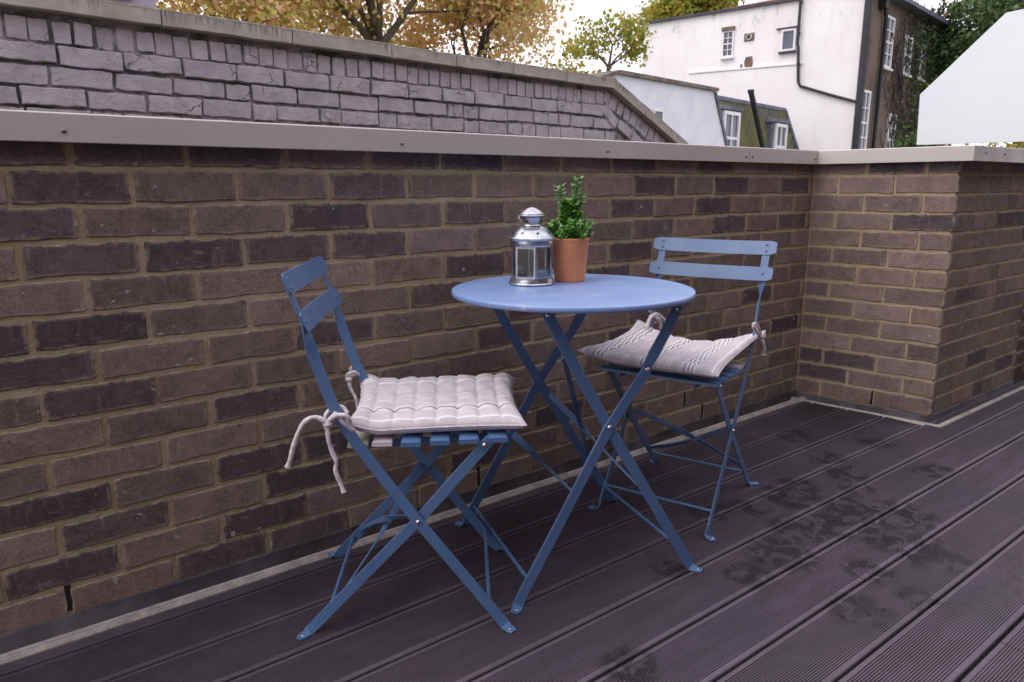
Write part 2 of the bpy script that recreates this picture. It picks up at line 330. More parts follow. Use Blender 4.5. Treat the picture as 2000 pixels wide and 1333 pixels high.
# ------------------------------------------------------------------ bricks
def brick_mesh(name, L, H, D, mat, rng, wob=.0024, bev=.0026, rough=1.0):
    """brick with a wobbling outline; x along, z up, front face at y = 0, body behind"""
    pts = []; nx, nz = 7, 3
    def w(): return rng.uniform(-wob, wob)*rough
    hx, hz = L/2, H/2; cr = rng.uniform(.0015, .0045)
    for i in range(nx): pts.append((lerp(-hx+cr, hx-cr, i/(nx-1)), -hz+w()))
    for i in range(nz): pts.append((hx+w(), lerp(-hz+cr, hz-cr, i/(nz-1))))
    for i in range(nx): pts.append((lerp(hx-cr, -hx+cr, i/(nx-1)), hz+w()))
    for i in range(nz): pts.append((-hx+w(), lerp(hz-cr, -hz+cr, i/(nz-1))))
    n = len(pts); v = []; tilt = rng.uniform(-.0007, .0007)*rough
    for (k, y) in ((1, D), (1, bev)): v += [(a, y, b) for a, b in pts]
    tz = rng.uniform(-.0005, .0005)*rough
    v += [(a - math.copysign(bev*.8, a), .0006 + tilt*a/hx + tz*b/hz, b - math.copysign(bev*.8, b)) for a, b in pts]
    f = []
    for r in (0, 1):
        for i in range(n): j = (i+1) % n; f.append((r*n+i, r*n+j, (r+1)*n+j, (r+1)*n+i))
    f.append(tuple(range(2*n, 3*n)))
    me = bpy.data.meshes.new(name); me.from_pydata(v, [], f); me.materials.append(mat)
    me.polygons.foreach_set('use_smooth', [False for i in range(len(f))]); me.update(); return me
rb = random.Random(5)
STR = [brick_mesh('brick', .2105, .064, .06, M['brick'], rb) for _ in range(14)]
DARKC = [(.098, .072, .078), (.115, .085, .088), (.088, .066, .074), (.135, .099, .096)]
MIDC = [(.225, .163, .142), (.198, .145, .126), (.25, .182, .158), (.185, .137, .124), (.215, .155, .130), (.235, .174, .160), (.172, .127, .116)]
REDC = [(.20, .132, .115), (.19, .13, .12)]
def bcol(tone, r):
    c = r.choice(DARKC if tone == 'd' else REDC if tone == 'r' else MIDC); k = r.uniform(.9, 1.12); return tuple(x*k for x in c)
BP, CB, Z1 = .2213, .075, .9947
# places on the long wall (x, z) where the photo shows a burnt dark brick, then the few reddish ones
DARK = [(-2.93,1.03),(-2.66,1.03),(-2.44,1.03),(-2.0,1.03),(-1.78,1.03),(-1.12,1.03),(-.62,1.03),(-2.83,.957),(-2.17,.957),(-.95,.957),(-.52,.957),(-.2,.957),
        (-2.93,.882),(-2.28,.882),(-1.82,.882),(-1.05,.882),(-.68,.882),(-2.84,.807),(-2.61,.807),(-2.38,.807),(-2.16,.807),(-1.5,.807),(-1.38,.807),(-1.05,.807),(-.55,.807),(-.15,.807),
        (-1.9,.732),(-1.2,.732),(-2.95,.657),(-2.8,.657),(-1.98,.657),(-1.35,.657),(-2.15,.582),(-1.55,.582),(-.8,.582),(-2.9,.582),(-2.88,.507),(-2.68,.507),(-1.72,.507),(-.35,.507),
        (-2.4,.432),(-1.1,.432),(-1.95,.357),(-.6,.357),(-2.99,.282),(-2.55,.282),(-2.2,.282),(-.22,.357),(-2.85,.207),(-2.35,.207),(-1.5,.207),(-2.98,.132),(-2.52,.132),(-1.8,.132),
        (-2.62,.057),(-2.4,.057),(-2.95,-.01),(-1.2,.057)]
REDS = [(-.85,.882),(-.42,.882),(-.33,.807),(-1.65,.732),(-1.75,.432)]
WEEP = [(-2.80, 0.0), (-1.66, .057), (-1.06, .057)]
wallA = empty('brick_wall')
tag(wallA, 'long dark brown brick parapet wall with ochre mortar, behind the table and chairs', 'wall')
mb = MB(); mb.box(-5.2, .30, .0043, .24, -.6, 1.05); mb.build('mortar', M['mortar'], wallA)
r = random.Random(21)
for row in range(0, 15):
    z = Z1 - .0375 - CB*(row-1)
    off = -.0226 if row % 2 else -.0226 - BP/2
    k = 0
    x1 = off if row % 2 else off + BP
    x1 = off + (BP if row % 2 else BP)
    while x1 > -4.3:
        xc = x1 - BP/2
        if xc - BP/2 < .05:
            tone = 'm'
            for (dx, dz) in DARK:
                if abs(dx-xc) < BP/2 and abs(dz-z) < CB/2: tone = 'd'
            for (dx, dz) in REDS:
                if abs(dx-xc) < BP/2 and abs(dz-z) < CB/2: tone = 'r'
            if xc < -3.2 and r.random() < .3: tone = 'd'
            sx = 1 + r.uniform(-.018, .012)
            for (wx, wz) in WEEP:
                if abs(wx-(xc-BP/2)) < BP/2 and abs(wz-z) < CB/2: pass
            inst('brick', r.choice(STR), wallA, (xc + r.uniform(-.003, .003), r.uniform(-.0009, .0009), z + r.uniform(-.0018, .0018)),
                 (0, r.uniform(-.006, .006), r.uniform(-.004, .004)), (sx, 1, 1 + r.uniform(-.03, .03)), bcol(tone, r))
        x1 -= BP
for (x, z) in ((-2.8995, .066), (-1.793, .064), (-.6865, .060), (-.797, .132)):
    MB().box(x-.006, x+.006, .0025, .0085, z-.03, z+.032).build('weep_hole', M['dark'], wallA)

# return pier: left face and front face
PD = Vector((.0947, -.5411, 0)); pang = math.atan2(PD.y, PD.x); PL = PD.length
pier = empty('brick_pier'); tag(pier, 'projecting brick pier of the parapet at the right corner of the terrace', 'wall')
MB().prism([(.004, .2), (.003, -.003), (PD.x+.0048, PD.y+.0042), (1.02, PD.y+.0042), (1.02, .2)], -.6, 1.05, 'z').build('mortar', M['mortar'], pier)
nx_, ny_ = PD.normalized().y, -PD.normalized().x   # outward normal of the left face is (-,0)-ish
t = PD.normalized(); nrm = Vector((t.y, -t.x, 0))   # points to -x side
PIERDARK = {(0, 1): 'd', (0, 2): 'd', (1, 1): 'm', (3, 1): 'd', (2, 2): 'm', (9, 0): 'd', (10, 1): 'd', (9, 3): 'd', (10, 0): 'd', (5, 1): 'd'}
face_yaw = math.atan2(t.y, t.x)
def lay(parent, P0, dirv, cells, z, r, toner, yaw):
    for i, (a, b) in enumerate(cells):
        L = b - a - .0095; cx_ = (a+b)/2
        p = P0 + dirv*cx_
        me = r.choice(STR)
        inst('brick', me, parent, (p.x, p.y, z + r.uniform(-.0012, .0012)), (0, 0, yaw + r.uniform(-.004, .004)), (L/.2105, 1, 1 + r.uniform(-.03, .03)), bcol(toner(i), r))
for row in range(0, 15):
    z = Z1 - .0375 - CB*(row-1)
    if row % 2: cuts = [PL, PL-.2213, PL-.4426, PL-.56]
    else: cuts = [PL, PL-.112, PL-.333, PL-.554]
    cuts = [max(0, c_) for c_ in cuts]
    cells = [(cuts[i+1], cuts[i]) for i in range(len(cuts)-1) if cuts[i]-cuts[i+1] > .03]
    cells = [(a_, b_+.0095 if b_ == PL else b_) for a_, b_ in cells]
    def tn(i, row=row):
        d = {0: 'ddm', 1: 'mmm', 2: 'mmm', 3: 'dmm', 11: 'mdd', 10: 'dmm', 12: 'mmd'}.get(row, 'mmm'); return d[i] if i < len(d) else 'm'
    lay(pier, Vector((0, 0, 0)), t, cells, z, r, tn, face_yaw)
    # front face, turned bricks and headers
    x = PD.x; cells = []; first = .102+.0095 if row % 2 else .2105+.0095
    e_ = .0; cells.append((0.0, first)); u_ = first
    while u_ < .92:
        L = .11 if r.random() < .75 else .2213
        cells.append((u_, min(u_+L, .93))); u_ += L
    lay(pier, Vector((PD.x, PD.y, 0)), Vector((1, 0, 0)), cells, z, r, lambda i: 'd' if r.random() < .2 else 'm', 0)
p = t*.3235
o = MB().box(-.006, .006, .0005, .0085, -.03, .03).build('weep_hole', M['dark'], pier); o.location = (p.x, p.y, .057); o.rotation_euler = (0, 0, face_yaw)
# dark recess wall past the pier
w3 = empty('dark_brick_wall'); tag(w3, 'reddish dark brick wall set back past the pier at the right edge', 'wall')
MB().box(1.02, 3.4, -.4435, -.2, -.6, 1.04).build('mortar', M['mortar'], w3)
for row in range(0, 15):
    z = Z1 - .0375 - CB*(row-1); x = 1.02 + (.11 if row % 2 else 0) + .1107
    while x < 2.6:
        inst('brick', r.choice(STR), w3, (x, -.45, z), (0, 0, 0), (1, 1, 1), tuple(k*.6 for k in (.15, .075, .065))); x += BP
tb = empty('wall_fitting', (1.06, -.50, .42)); tag(tb, 'small dark fitting with a pinkish end, low on the wall at the right edge', 'tap')
MB().tube([(0, .06, .01), (0, .0, .01), (.0, -.03, 0)], .012, 10).build('stem', M['lead'], tb, True)
MB().lathe([(.0, -.012), (.012, -.012), (.015, 0), (.012, .012), (0, .012)], 12, (-.005, -.04, 0)).build('cap', simple('pink_cap', (.45, .2, .2), .5), tb, True)

# added house wall, unseen behind the viewer, to block sky light from that side
TH = empty('sky_blocking_house', (0, -3.15, 0)); tag(TH, 'added brown brick wall with glazed doors, unseen behind the viewer, blocking the sky', 'building')
hm = MB(); hm.box(-7, -3.2, -.3, 0, -6, 3.6); hm.box(-1.4, 5.5, -.3, 0, -6, 3.6); hm.box(-3.2, -1.4, -.3, 0, 2.15, 3.6); hm.box(-3.2, -1.4, -.3, 0, -6, -.02)
hm.build('wall', simple('blocker_brick', (.13, .085, .07), .9, 0, .25, 3, .4), TH)
dr = MB(); [dr.box(a_, a_+.07, -.12, -.05, -.02, 2.15) for a_ in (-3.2, -2.335, -1.47)]; dr.box(-3.13, -1.47, -.12, -.05, 2.08, 2.15); dr.box(-3.13, -1.47, -.12, -.05, -.02, .06)
dr = dr.build('blocker_door', simple('blocker_frame', (.06, .06, .065), .4, 0, .1, 3, 0), TH)
MB().box(-3.13, -1.47, -.10, -.09, .06, 2.08).build('pane', simple('blocker_glass', (.03, .035, .04), .08, 0, .1, 1, 0), dr)

# ------------------------------------------------------------------ metal coping
def coping_piece(parent, poly_front, z0, z1, depth_dir, name='coping_panel'): pass
ZC0, ZC1 = 1.043, 1.100
def panel(parent, a, b, back_a, back_b, mitre=0):
    """folded aluminium: front lip from a to b (xy), top going back to back_a/back_b, small drip fold"""
    a, b, ba, bb = [Vector(p) for p in (a, b, back_a, back_b)]
    def P(p, z): return (p.x, p.y, z)
    th = .0025; ia = a + (ba-a).normalized()*th; ib = b + (bb-b).normalized()*th
    prof = []
    v = []; rr = .003
    for p, q_ in ((a, ba), (b, bb)):
        d = (q_-p).normalized()
        v += [P(p + d*.012, ZC0), P(p + d*.001, ZC0), P(p, ZC0+.001), P(p, ZC1-rr), P(p + d*rr*.4, ZC1-rr*.35), P(p + d*rr*1.1, ZC1), P(q_, ZC1+.006), P(q_, ZC0), P(p+d*.012, ZC0+.004)]
    n = 9; f = [(i, (i+1) % n, n+(i+1) % n, n+i) for i in range(n)] + [tuple(range(n))[::-1], tuple(range(n, 2*n))]
    o = add('coping_panel', v, f, M['coping'], parent)
    bm = bmesh.new(); bm.from_mesh(o.data); bmesh.ops.recalc_face_normals(bm, faces=bm.faces); bm.to_mesh(o.data); bm.free(); return o
def screw(parent, x, y, z, nx=0, ny=-1):
    m_ = MB().lathe([(0, .0035), (.0025, .0033), (.0045, .002), (.0052, 0), (.0052, -.004)], 10)
    m_.add([(-.004, -.0006, .0037), (.004, -.0006, .0037), (.004, .0006, .0037), (-.004, .0006, .0037)], [(0, 1, 2, 3)])
    o = m_.build('screw', M['screw'], parent, True); o.location = (x, y, z)
    o.rotation_euler = Vector((nx, ny, 0)).to_track_quat('Z', 'Y').to_euler()
    return o
YF = -.03; YB = .27
p1 = panel(wallA, (-5.2, YF, 0), (-.5212, YF, 0), (-5.2, YB, 0), (-.5212, YB, 0))
for x in (-3.56, -2.797, -2.041, -1.289, -.541): screw(p1, x, YF, 1.0645)
ci = Vector((-.030, YF, 0)); co_ = Vector((.062, -.600, 0))
p2 = panel(wallA, (-.5188, YF, 0), (ci.x-.0012, YF, 0), (-.5188, YB, 0), (.27, YB, 0))
for x in (-.500, -.050): screw(p2, x, YF, 1.0645)
p3 = panel(pier, (ci.x+.0008, ci.y-.001, 0), (co_.x, co_.y+.001, 0), (.27, YB-.001, 0), (.36, -.30, 0))
p4 = panel(pier, (co_.x+.0012, co_.y, 0), (1.04, co_.y, 0), (.365, -.302, 0), (1.04, -.30, 0))
for x in (.17, .36, .75): screw(p4, x, co_.y, 1.075)
# lead flashing and floor trim
def strip(parent, name, mat, path, prof, wob=0.0, n=1):
    """sweep profile (outward offset d, z) along a plan path (list of xy) mitred"""
    P = [Vector((*p, 0)) for p in path]; v = []; m = len(prof)
    seg = []
    for i in range(len(P)-1):
        k = max(1, int((P[i+1]-P[i]).length/.08)) if wob else 1
        for j in range(k): seg.append((P[i].lerp(P[i+1], j/k), i, j == 0))
    seg.append((P[-1], len(P)-2, False))
    def nr(i): d = (P[i+1]-P[i]).normalized(); return Vector((d.y, -d.x, 0))
    for (p, i, corner) in seg:
        nn_ = nr(i)
        if corner and i > 0:
            a, b = nr(i-1), nr(i); nn_ = (a+b); nn_ = nn_/(nn_.dot(b))
        for (d, z) in prof: q_ = p + nn_*d; v.append((q_.x, q_.y, z + (random.uniform(-wob, wob) if z > .01 else 0)))
    f = []
    for i in range(len(seg)-1):
        for k in range(m-1): f.append((i*m+k, (i+1)*m+k, (i+1)*m+k+1, i*m+k+1))
    o = add(name, v, f, mat, parent, bool(wob)); bm = bmesh.new(); bm.from_mesh(o.data); bmesh.ops.recalc_face_normals(bm, faces=bm.faces); bm.to_mesh(o.data); bm.free(); return o
PATHW = [(-5.2, 0), (0, 0)]; PATHP = [(0, 0), (PD.x, PD.y), (1.02, PD.y)]
strip(wallA, 'lead_flashing', M['lead'], [(-5.2, 0), (0, 0), (PD.x*.02, PD.y*.02)], [(.0005, .03), (.0035, .030), (.005, .026), (.006, -.05), (.03, -.052)], .0025)
strip(pier, 'lead_flashing', M['lead'], [(0.0006, -.0034)]+PATHP[1:], [(.0005, .022), (.0045, .022), (.006, .018), (.008, -.05), (.03, -.052)], .002)
tr = empty('floor_edge_trim'); tag(tr, 'pale weathered edge strip along the foot of the brick parapet, framing the decking', 'trim strip')
prof = [(.032, -.02), (.032, .003), (.035, .006), (.046, .0065), (.048, .002), (.053, .0025), (.055, -.002), (.060, -.0015), (.061, -.02)]
strip(tr, 'strip', M['trim'], PATHW, prof)
prof2 = [(.030, -.02), (.030, -.002), (.034, .002), (.048, .0022), (.052, -.003), (.058, -.004), (.059, -.02)]
strip(tr, 'strip', M['trim'], [(0, 0), (PD.x, PD.y-.015), (1.01, PD.y-.015)], [(d, z+.001) for d, z in prof2])

# ------------------------------------------------------------------ deck
deck = empty('deck'); tag(deck, kind='structure')
def board(y0, y1, x0, x1, zt=0.0):
    w_ = y0 - y1; prof = [(y0, zt-.024), (y0, zt-.003), (y0-.0015, zt-.0006), (y0-.003, zt)]
    if w_ > .1:
        m0 = .011; n = 22; pitch = (w_-2*m0)/n
        for i in range(n):
            a = y0 - m0 - i*pitch
            prof += [(a-.0010, zt), (a-.0016, zt-.0030), (a-.0016-.0021, zt-.0030), (a-.0043, zt)]
    prof += [(y1+.003, zt), (y1+.0015, zt-.0006), (y1, zt-.003), (y1, zt-.024)]
    n = len(prof); v = [(x0, y, z) for y, z in prof] + [(x1, y, z) for y, z in prof]
    f = [(i, i+1, n+i+1, n+i) for i in range(n-1)] + [tuple(range(n)), tuple(range(n, 2*n))[::-1]]
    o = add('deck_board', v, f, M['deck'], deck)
    bm = bmesh.new(); bm.from_mesh(o.data); bmesh.ops.recalc_face_normals(bm, faces=bm.faces); bm.to_mesh(o.data); bm.free(); return o
G = .0036
gaps = [-.104 - .1478*i for i in range(0, 20)]
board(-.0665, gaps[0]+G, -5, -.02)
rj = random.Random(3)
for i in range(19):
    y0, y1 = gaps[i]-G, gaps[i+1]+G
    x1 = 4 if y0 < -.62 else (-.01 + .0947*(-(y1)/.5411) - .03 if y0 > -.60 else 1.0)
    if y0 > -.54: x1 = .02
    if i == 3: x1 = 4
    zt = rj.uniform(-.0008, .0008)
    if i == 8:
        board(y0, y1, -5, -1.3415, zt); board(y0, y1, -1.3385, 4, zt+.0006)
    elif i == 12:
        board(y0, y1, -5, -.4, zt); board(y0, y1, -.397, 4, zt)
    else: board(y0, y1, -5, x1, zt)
roof = MB().box(-5.2, 4.2, -3.3, .235, -6, -.056).build('roof_slab', M['dark']); tag(roof, kind='structure')
gr = MB().box(-300, 300, -300, 300, -6.5, -6.05).build('ground', simple('ground_earth', (.12, .13, .08), .95, 0, .3, .2, 0)); tag(gr, kind='structure')

# ------------------------------------------------------------------ folding furniture
def interp(pts, n): return smooth_path(pts, n)
def bolt(parent, p, n, r=.0055, name='bolt', mat='bolt', h=.004):
    o = MB().lathe([(0, h), (r*.45, h*.95), (r*.8, h*.6), (r, 0), (r, -.001)], 12).build(name, M[mat], parent, True)
    o.location = p; o.rotation_euler = Vector(n).to_track_quat('Z', 'Y').to_euler(); return o
def rod(parent, a, b, r=.0045, name='cross_rod'): return MB().tube([a, b], r, 10).build(name, M['blue'], parent, True)
def leg_bar(parent, name, fz, s, foot_dir, w=.0235, t=.0045, twist_z=None, s_end=None, mat='blue', out=None):
    """fz: list of (forward, z) from the foot up, in the side plane y = s; ends in a flat foot tab"""
    f0, z0 = fz[0]
    out = out if out is not None else (1 if s > 0 else -1)
    td = Vector((foot_dir*.58, out*.81, 0)); b0 = Vector((f0 - foot_dir*.006, s, 0)); hz = Vector((0, 0, .0033))
    pts = [b0 + td*.034 + hz, b0 + td*.010 + hz, b0 + td*.002 + Vector((0, 0, .0055))]
    hw_ = Vector((foot_dir*.81, -out*.58, 0)); wd = [hw_, hw_, hw_]
    body = []
    f1, z1 = fz[1]; d = Vector((f1-f0, 0, z1-z0)).normalized()
    body.append(Vector((f0, s, 0)) + d*.034)
    body += [Vector((f, s, z)) for f, z in fz[1:]]
    for i, p in enumerate(body):
        tg = (body[min(i+1, len(body)-1)] - body[max(i-1, 0)]).normalized()
        inpl = Vector((tg.z, 0, -tg.x))
        if twist_z is not None:
            k = min(1, max(0, (p.z - twist_z[0])/(twist_z[1]-twist_z[0]))); k = k*k*(3-2*k)
            a = k*PI/2; inpl = inpl*math.cos(a) + Vector((0, 1, 0))*math.sin(a)
        pts.append(p); wd.append(inpl)
    # blend the first body section for the fold into the tab
    if wd[3].dot(hw_) < 0: wd[0] = wd[1] = -hw_; wd[2] = -hw_*.6 + wd[3]*.4
    else: wd[2] = hw_*.6 + wd[3]*.4
    W = [w*.55, w*1.02, w*1.02] + [w]*len(body)
    p0 = pts[0] ; pts.insert(1, pts[0].lerp(pts[1], .3)); wd.insert(1, wd[0]); W.insert(1, w*.92)
    return MB().flat(pts, wd, W, t).build(name, M[mat], parent, True)

HW = .166
def make_chair():
    R = empty('folding_chair')
    o0 = -.22
    def F(f): return f + o0
    upz = [(.437, 0), (.345, .126), (.249, .257), (.185, .351), (.131, .431), (.100, .485), (.082, .525), (.066, .575), (.055, .61), (.049, .635), (.043, .66), (.036, .69), (.030, .71), (.012, .755), (.0025, .782)]
    rest = [(0, 0), (.125, .129), (.249, .257), (.330, .350), (.407, .437)]
    for sg in (-1, 1):
        leg_bar(R, 'back_leg', [(F(f), z) for f, z in upz], sg*HW, 1, twist_z=(.60, .70))
        leg_bar(R, 'front_leg', [(F(f), z) for f, z in rest], sg*(HW-.0062), -1)
        bolt(R, (F(.249), sg*(HW+.0025), .257), (0, sg, 0)); bolt(R, (F(.392), sg*(HW+.0005), .425), (0, sg, 0))
        bolt(R, (F(.437)+.006, sg*(HW+.019), .0056), (0, 0, 1), .0035, 'foot_rivet', 'bolt', .002)
        bolt(R, (F(0)-.006, sg*(HW+.013), .0056), (0, 0, 1), .0035, 'foot_rivet', 'bolt', .002)
        MB().flat([(F(.13), sg*(HW-.055), .413), (F(.44), sg*(HW-.055), .4265)], [(0, 0, 1)]*2, .016, .004).build('seat_rail', M['blue'], R)
        # twisted diagonal brace, low on one rear foot to high on the other side
        a = Vector((F(.075), sg*(HW-.012), .085)); b = Vector((F(.235), -sg*(HW-.014), .262)); d = (b-a)
        ps = [a + d*(i/14) + Vector((0, 0, .012*sg*math.sin(PI*i/14))) for i in range(15)]
        w0 = Vector((.6, 0, .8)); w1 = Vector((.2, .9, -.3)).normalized()
        wd = []
        for i in range(15):
            k = min(1, max(0, (i-5)/5)); k = k*k*(3-2*k); wd.append(w0*(1-k) + d.normalized().cross(w0)*k + Vector((1e-3, 0, 0)))
        MB().flat(ps, wd, .016, .003).build('brace', M['blue'], R, True)
    rod(R, (F(.053), -HW+.008, .060), (F(.053), HW-.008, .060)); rod(R, (F(.398), -HW+.003, .064), (F(.398), HW-.003, .064))
    rod(R, (F(.395), -HW+.006, .4255), (F(.395), HW-.006, .4255), .004)
    for i in range(6):
        fc = F(.118 + .0605*i + (.010 if i == 0 else 0)); zc = .4275 + .0018*i
        L = .0215; hs = .1595 if i < 2 else .1715
        pf = [(-L, -.0015), (-L+.0015, .004), (-L+.004, .0058), (L-.004, .0058), (L-.0015, .004), (L, -.0015), (L-.0012, -.0015), (L-.003, .0032), (-L+.003, .0032), (-L+.0012, -.0015)]
        n = len(pf); v = [(fc+a, -hs, zc+b) for a, b in pf] + [(fc+a, hs, zc+b) for a, b in pf]
        ff = [(k, (k+1) % n, n+(k+1) % n, n+k) for k in range(n)] + [tuple(range(n)), tuple(range(n, 2*n))]
        mbs = MB().add(v, ff)
        mbs.box(fc-L+.001, fc+L-.001, -hs+.0003, -hs+.0018, zc-.004, zc+.0048); mbs.box(fc-L+.001, fc+L-.001, hs-.0018, hs-.0003, zc-.004, zc+.0048)
        o = mbs.build('seat_slat', M['cream'] if i == 0 else M['sticker'] if i == 1 else M['blue'], R, True)
        if i == 0: o['label'] = 'cream coloured rear slat'
        if i == 1: o['label'] = 'slat with a pale sticker on it'
    # curved back slats riveted to the front of the uprights
    for (zc, k2) in ((.770, 2), (.694, 1)):
        fc = lerp(.0365, -.004, (zc-.69)/(.797-.69)) + .0045
        upv = Vector((-.3554, 0, .9347)); C0 = Vector((F(fc), 0, zc)); hl, hh, rc = .196, .0215, .006
        nseg = 22; v = []; f = []
        for i in range(nseg+1):
            y = lerp(-hl, hl, i/nseg); e = hl - abs(y); h = hh - (rc - math.sqrt(max(0, rc*rc - (rc-e)**2)) if e < rc else 0)
            bow = -.005*(1-(y/HW)**2) if abs(y) < HW else .004*(abs(y)-HW)/.03
            for th in (-.0014, .0014):
                for sgn in (-1, 1): v.append(C0 + upv*h*sgn + Vector((bow+th, y, bow*.38)))
        for i in range(nseg):
            b = i*4; c = b+4
            f += [(b, b+1, c+1, c), (b+2, c+2, c+3, b+3), (b, c, c+2, b+2), (b+1, b+3, c+3, c+1)]
        f += [(0, 2, 3, 1), (nseg*4, nseg*4+1, nseg*4+3, nseg*4+2)]
        sl_ = MB().add(v, f).build('back_slat', M['blue'], R, True)
        nn_ = Vector((.9347, 0, .3554))
        for sg in (-1, 1):
            for j in range(k2):
                p = C0 + Vector((.0015, sg*HW, 0)) + upv*((.009 - .019*j) if k2 == 2 else 0.0)
                bolt(sl_, p, nn_, .0042, 'rivet', 'blue', .0035)
    return R
def copy_tree(o, parent=None):
    c = o.copy(); COL.objects.link(c)
    if parent: c.parent = parent
    for ch in list(o.children): copy_tree(ch, c)
    return c
c1 = make_chair()
c2 = copy_tree(c1)
f1 = Vector((.828, -.5605, 0)); s1 = Vector((.5605, .828, 0))
p = Vector((-2.498, -.351, 0)) + f1*.22 + s1*.164
c1.location = p; c1.rotation_euler = (0, 0, math.atan2(f1.y, f1.x))
f2 = Vector((-.948, -.318, 0)); s2 = Vector((-.318, .948, 0))
p = Vector((-1.047, -.4745, 0)) + f2*.212 + s2*.165
c2.location = p; c2.rotation_euler = (0, 0, math.atan2(f2.y, f2.x))
tag(c1, 'blue metal folding chair at the left of the table, side on, cushion lying flat', 'chair', 'blue folding bistro chairs')
tag(c2, 'blue metal folding chair beyond the table near the brick pier, facing left', 'chair', 'blue folding bistro chairs')

# table
T = empty('bistro_table', (-2.076, -.552, 0), math.atan2(-.144, .459)); tag(T, 'round blue metal folding bistro table with crossed legs, holding the lantern and potted plant', 'table')
A = .43
for sg, y in ((-1, 0.0), (1, A)):
    iy = y - sg*.0062
    leg_bar(T, 'leg', [(0, 0), (.12, .212), (.231, .410), (.285, .485), (.327, .541)], y, -1, w=.0255, t=.005, out=sg)
    MB().flat([(.318, y+sg*-.0055, .527), (.345, y+sg*-.0055, .572), (.372, y+sg*-.0055, .617), (.4065, y+sg*-.0055, .684)], [(.85, 0, -.5)]*4, [.020, .029, .028, .026], .004).build('leg_bracket', M['blue'], T)
    leg_bar(T, 'leg', [(.481, 0), (.355, .207), (.231, .410), (.150, .550), (.075, .688)], iy, 1, w=.0255, t=.005, out=sg)
    for (f, z, yy) in ((.231, .410, y+sg*.0025), (.325, .539, y+sg*.0025), (.404, .676, y+sg*-.003), (.077, .682, y+sg*-.0037)): bolt(T, (f, yy, z), (0, sg, 0), .0062)
    for f in (.018,): bolt(T, (-.006, y+sg*.019, .0056), (0, 0, 1), .0038, 'foot_rivet', 'bolt', .002); bolt(T, (.487, iy+sg*.019, .0056), (0, 0, 1), .0038, 'foot_rivet', 'bolt', .002)
MB().flat([(.01+.06, -.02, .6905), (.06+.01, A+.02, .6905)], [(1, 0, 0)]*2, .022, .004).build('under_rail', M['blue'], T)
MB().flat([(.408, -.02, .6905), (.408, A+.02, .6905)], [(1, 0, 0)]*2, .022, .004).build('under_rail', M['blue'], T)
rod(T, (.034, .003, .058), (.034, A-.003, .058)); rod(T, (.440, .008, .066), (.440, A-.008, .066))
rod(T, (.406, -.004, .676), (.406, A+.004, .676), .004)
def brace(a, b, w=.017, rev=False):
    a, b = Vector(a), Vector(b); d = b-a; ps = [a + d*(i/16) for i in range(17)]; w0 = Vector((.55, 0, .8)); w0 = (w0 - d.normalized()*w0.dot(d.normalized())).normalized(); q_ = d.normalized().cross(w0); wd = []
    for i in range(17):
        k = min(1, max(0, (i-5)/4.5)); k = k*k*(3-2*k); wd.append(w0*math.cos(k*PI/2) + q_*math.sin(k*PI/2))
    MB().flat(ps, wd, w, .0032).build('brace', M['blue'], T, True)
brace((.262, A-.012, .372), (.330, .010, .236)); brace((.118, .010, .585), (.392, A-.012, .150), .015)
brace((.152, A-.004, .262), (.146, .004, .259), .020)
tp = MB().lathe([(0, .7075), (.10, .7076), (.22, .7078), (.290, .708), (.2955, .7075), (.2985, .706), (.2998, .7035), (.300, .699), (.2993, .6955), (.297, .6935), (.2945, .6940), (.2935, .697), (.292, .7035), (.2, .7045), (0, .7045)], 128)
tt = tp.build('table_top', M['table'], T, True)
tc = Vector((-1.7925, -.419, 0)); ml = Matrix.Translation(T.location) @ Matrix.Rotation(T.rotation_euler.z, 4, 'Z'); tt.location = ml.inverted() @ tc

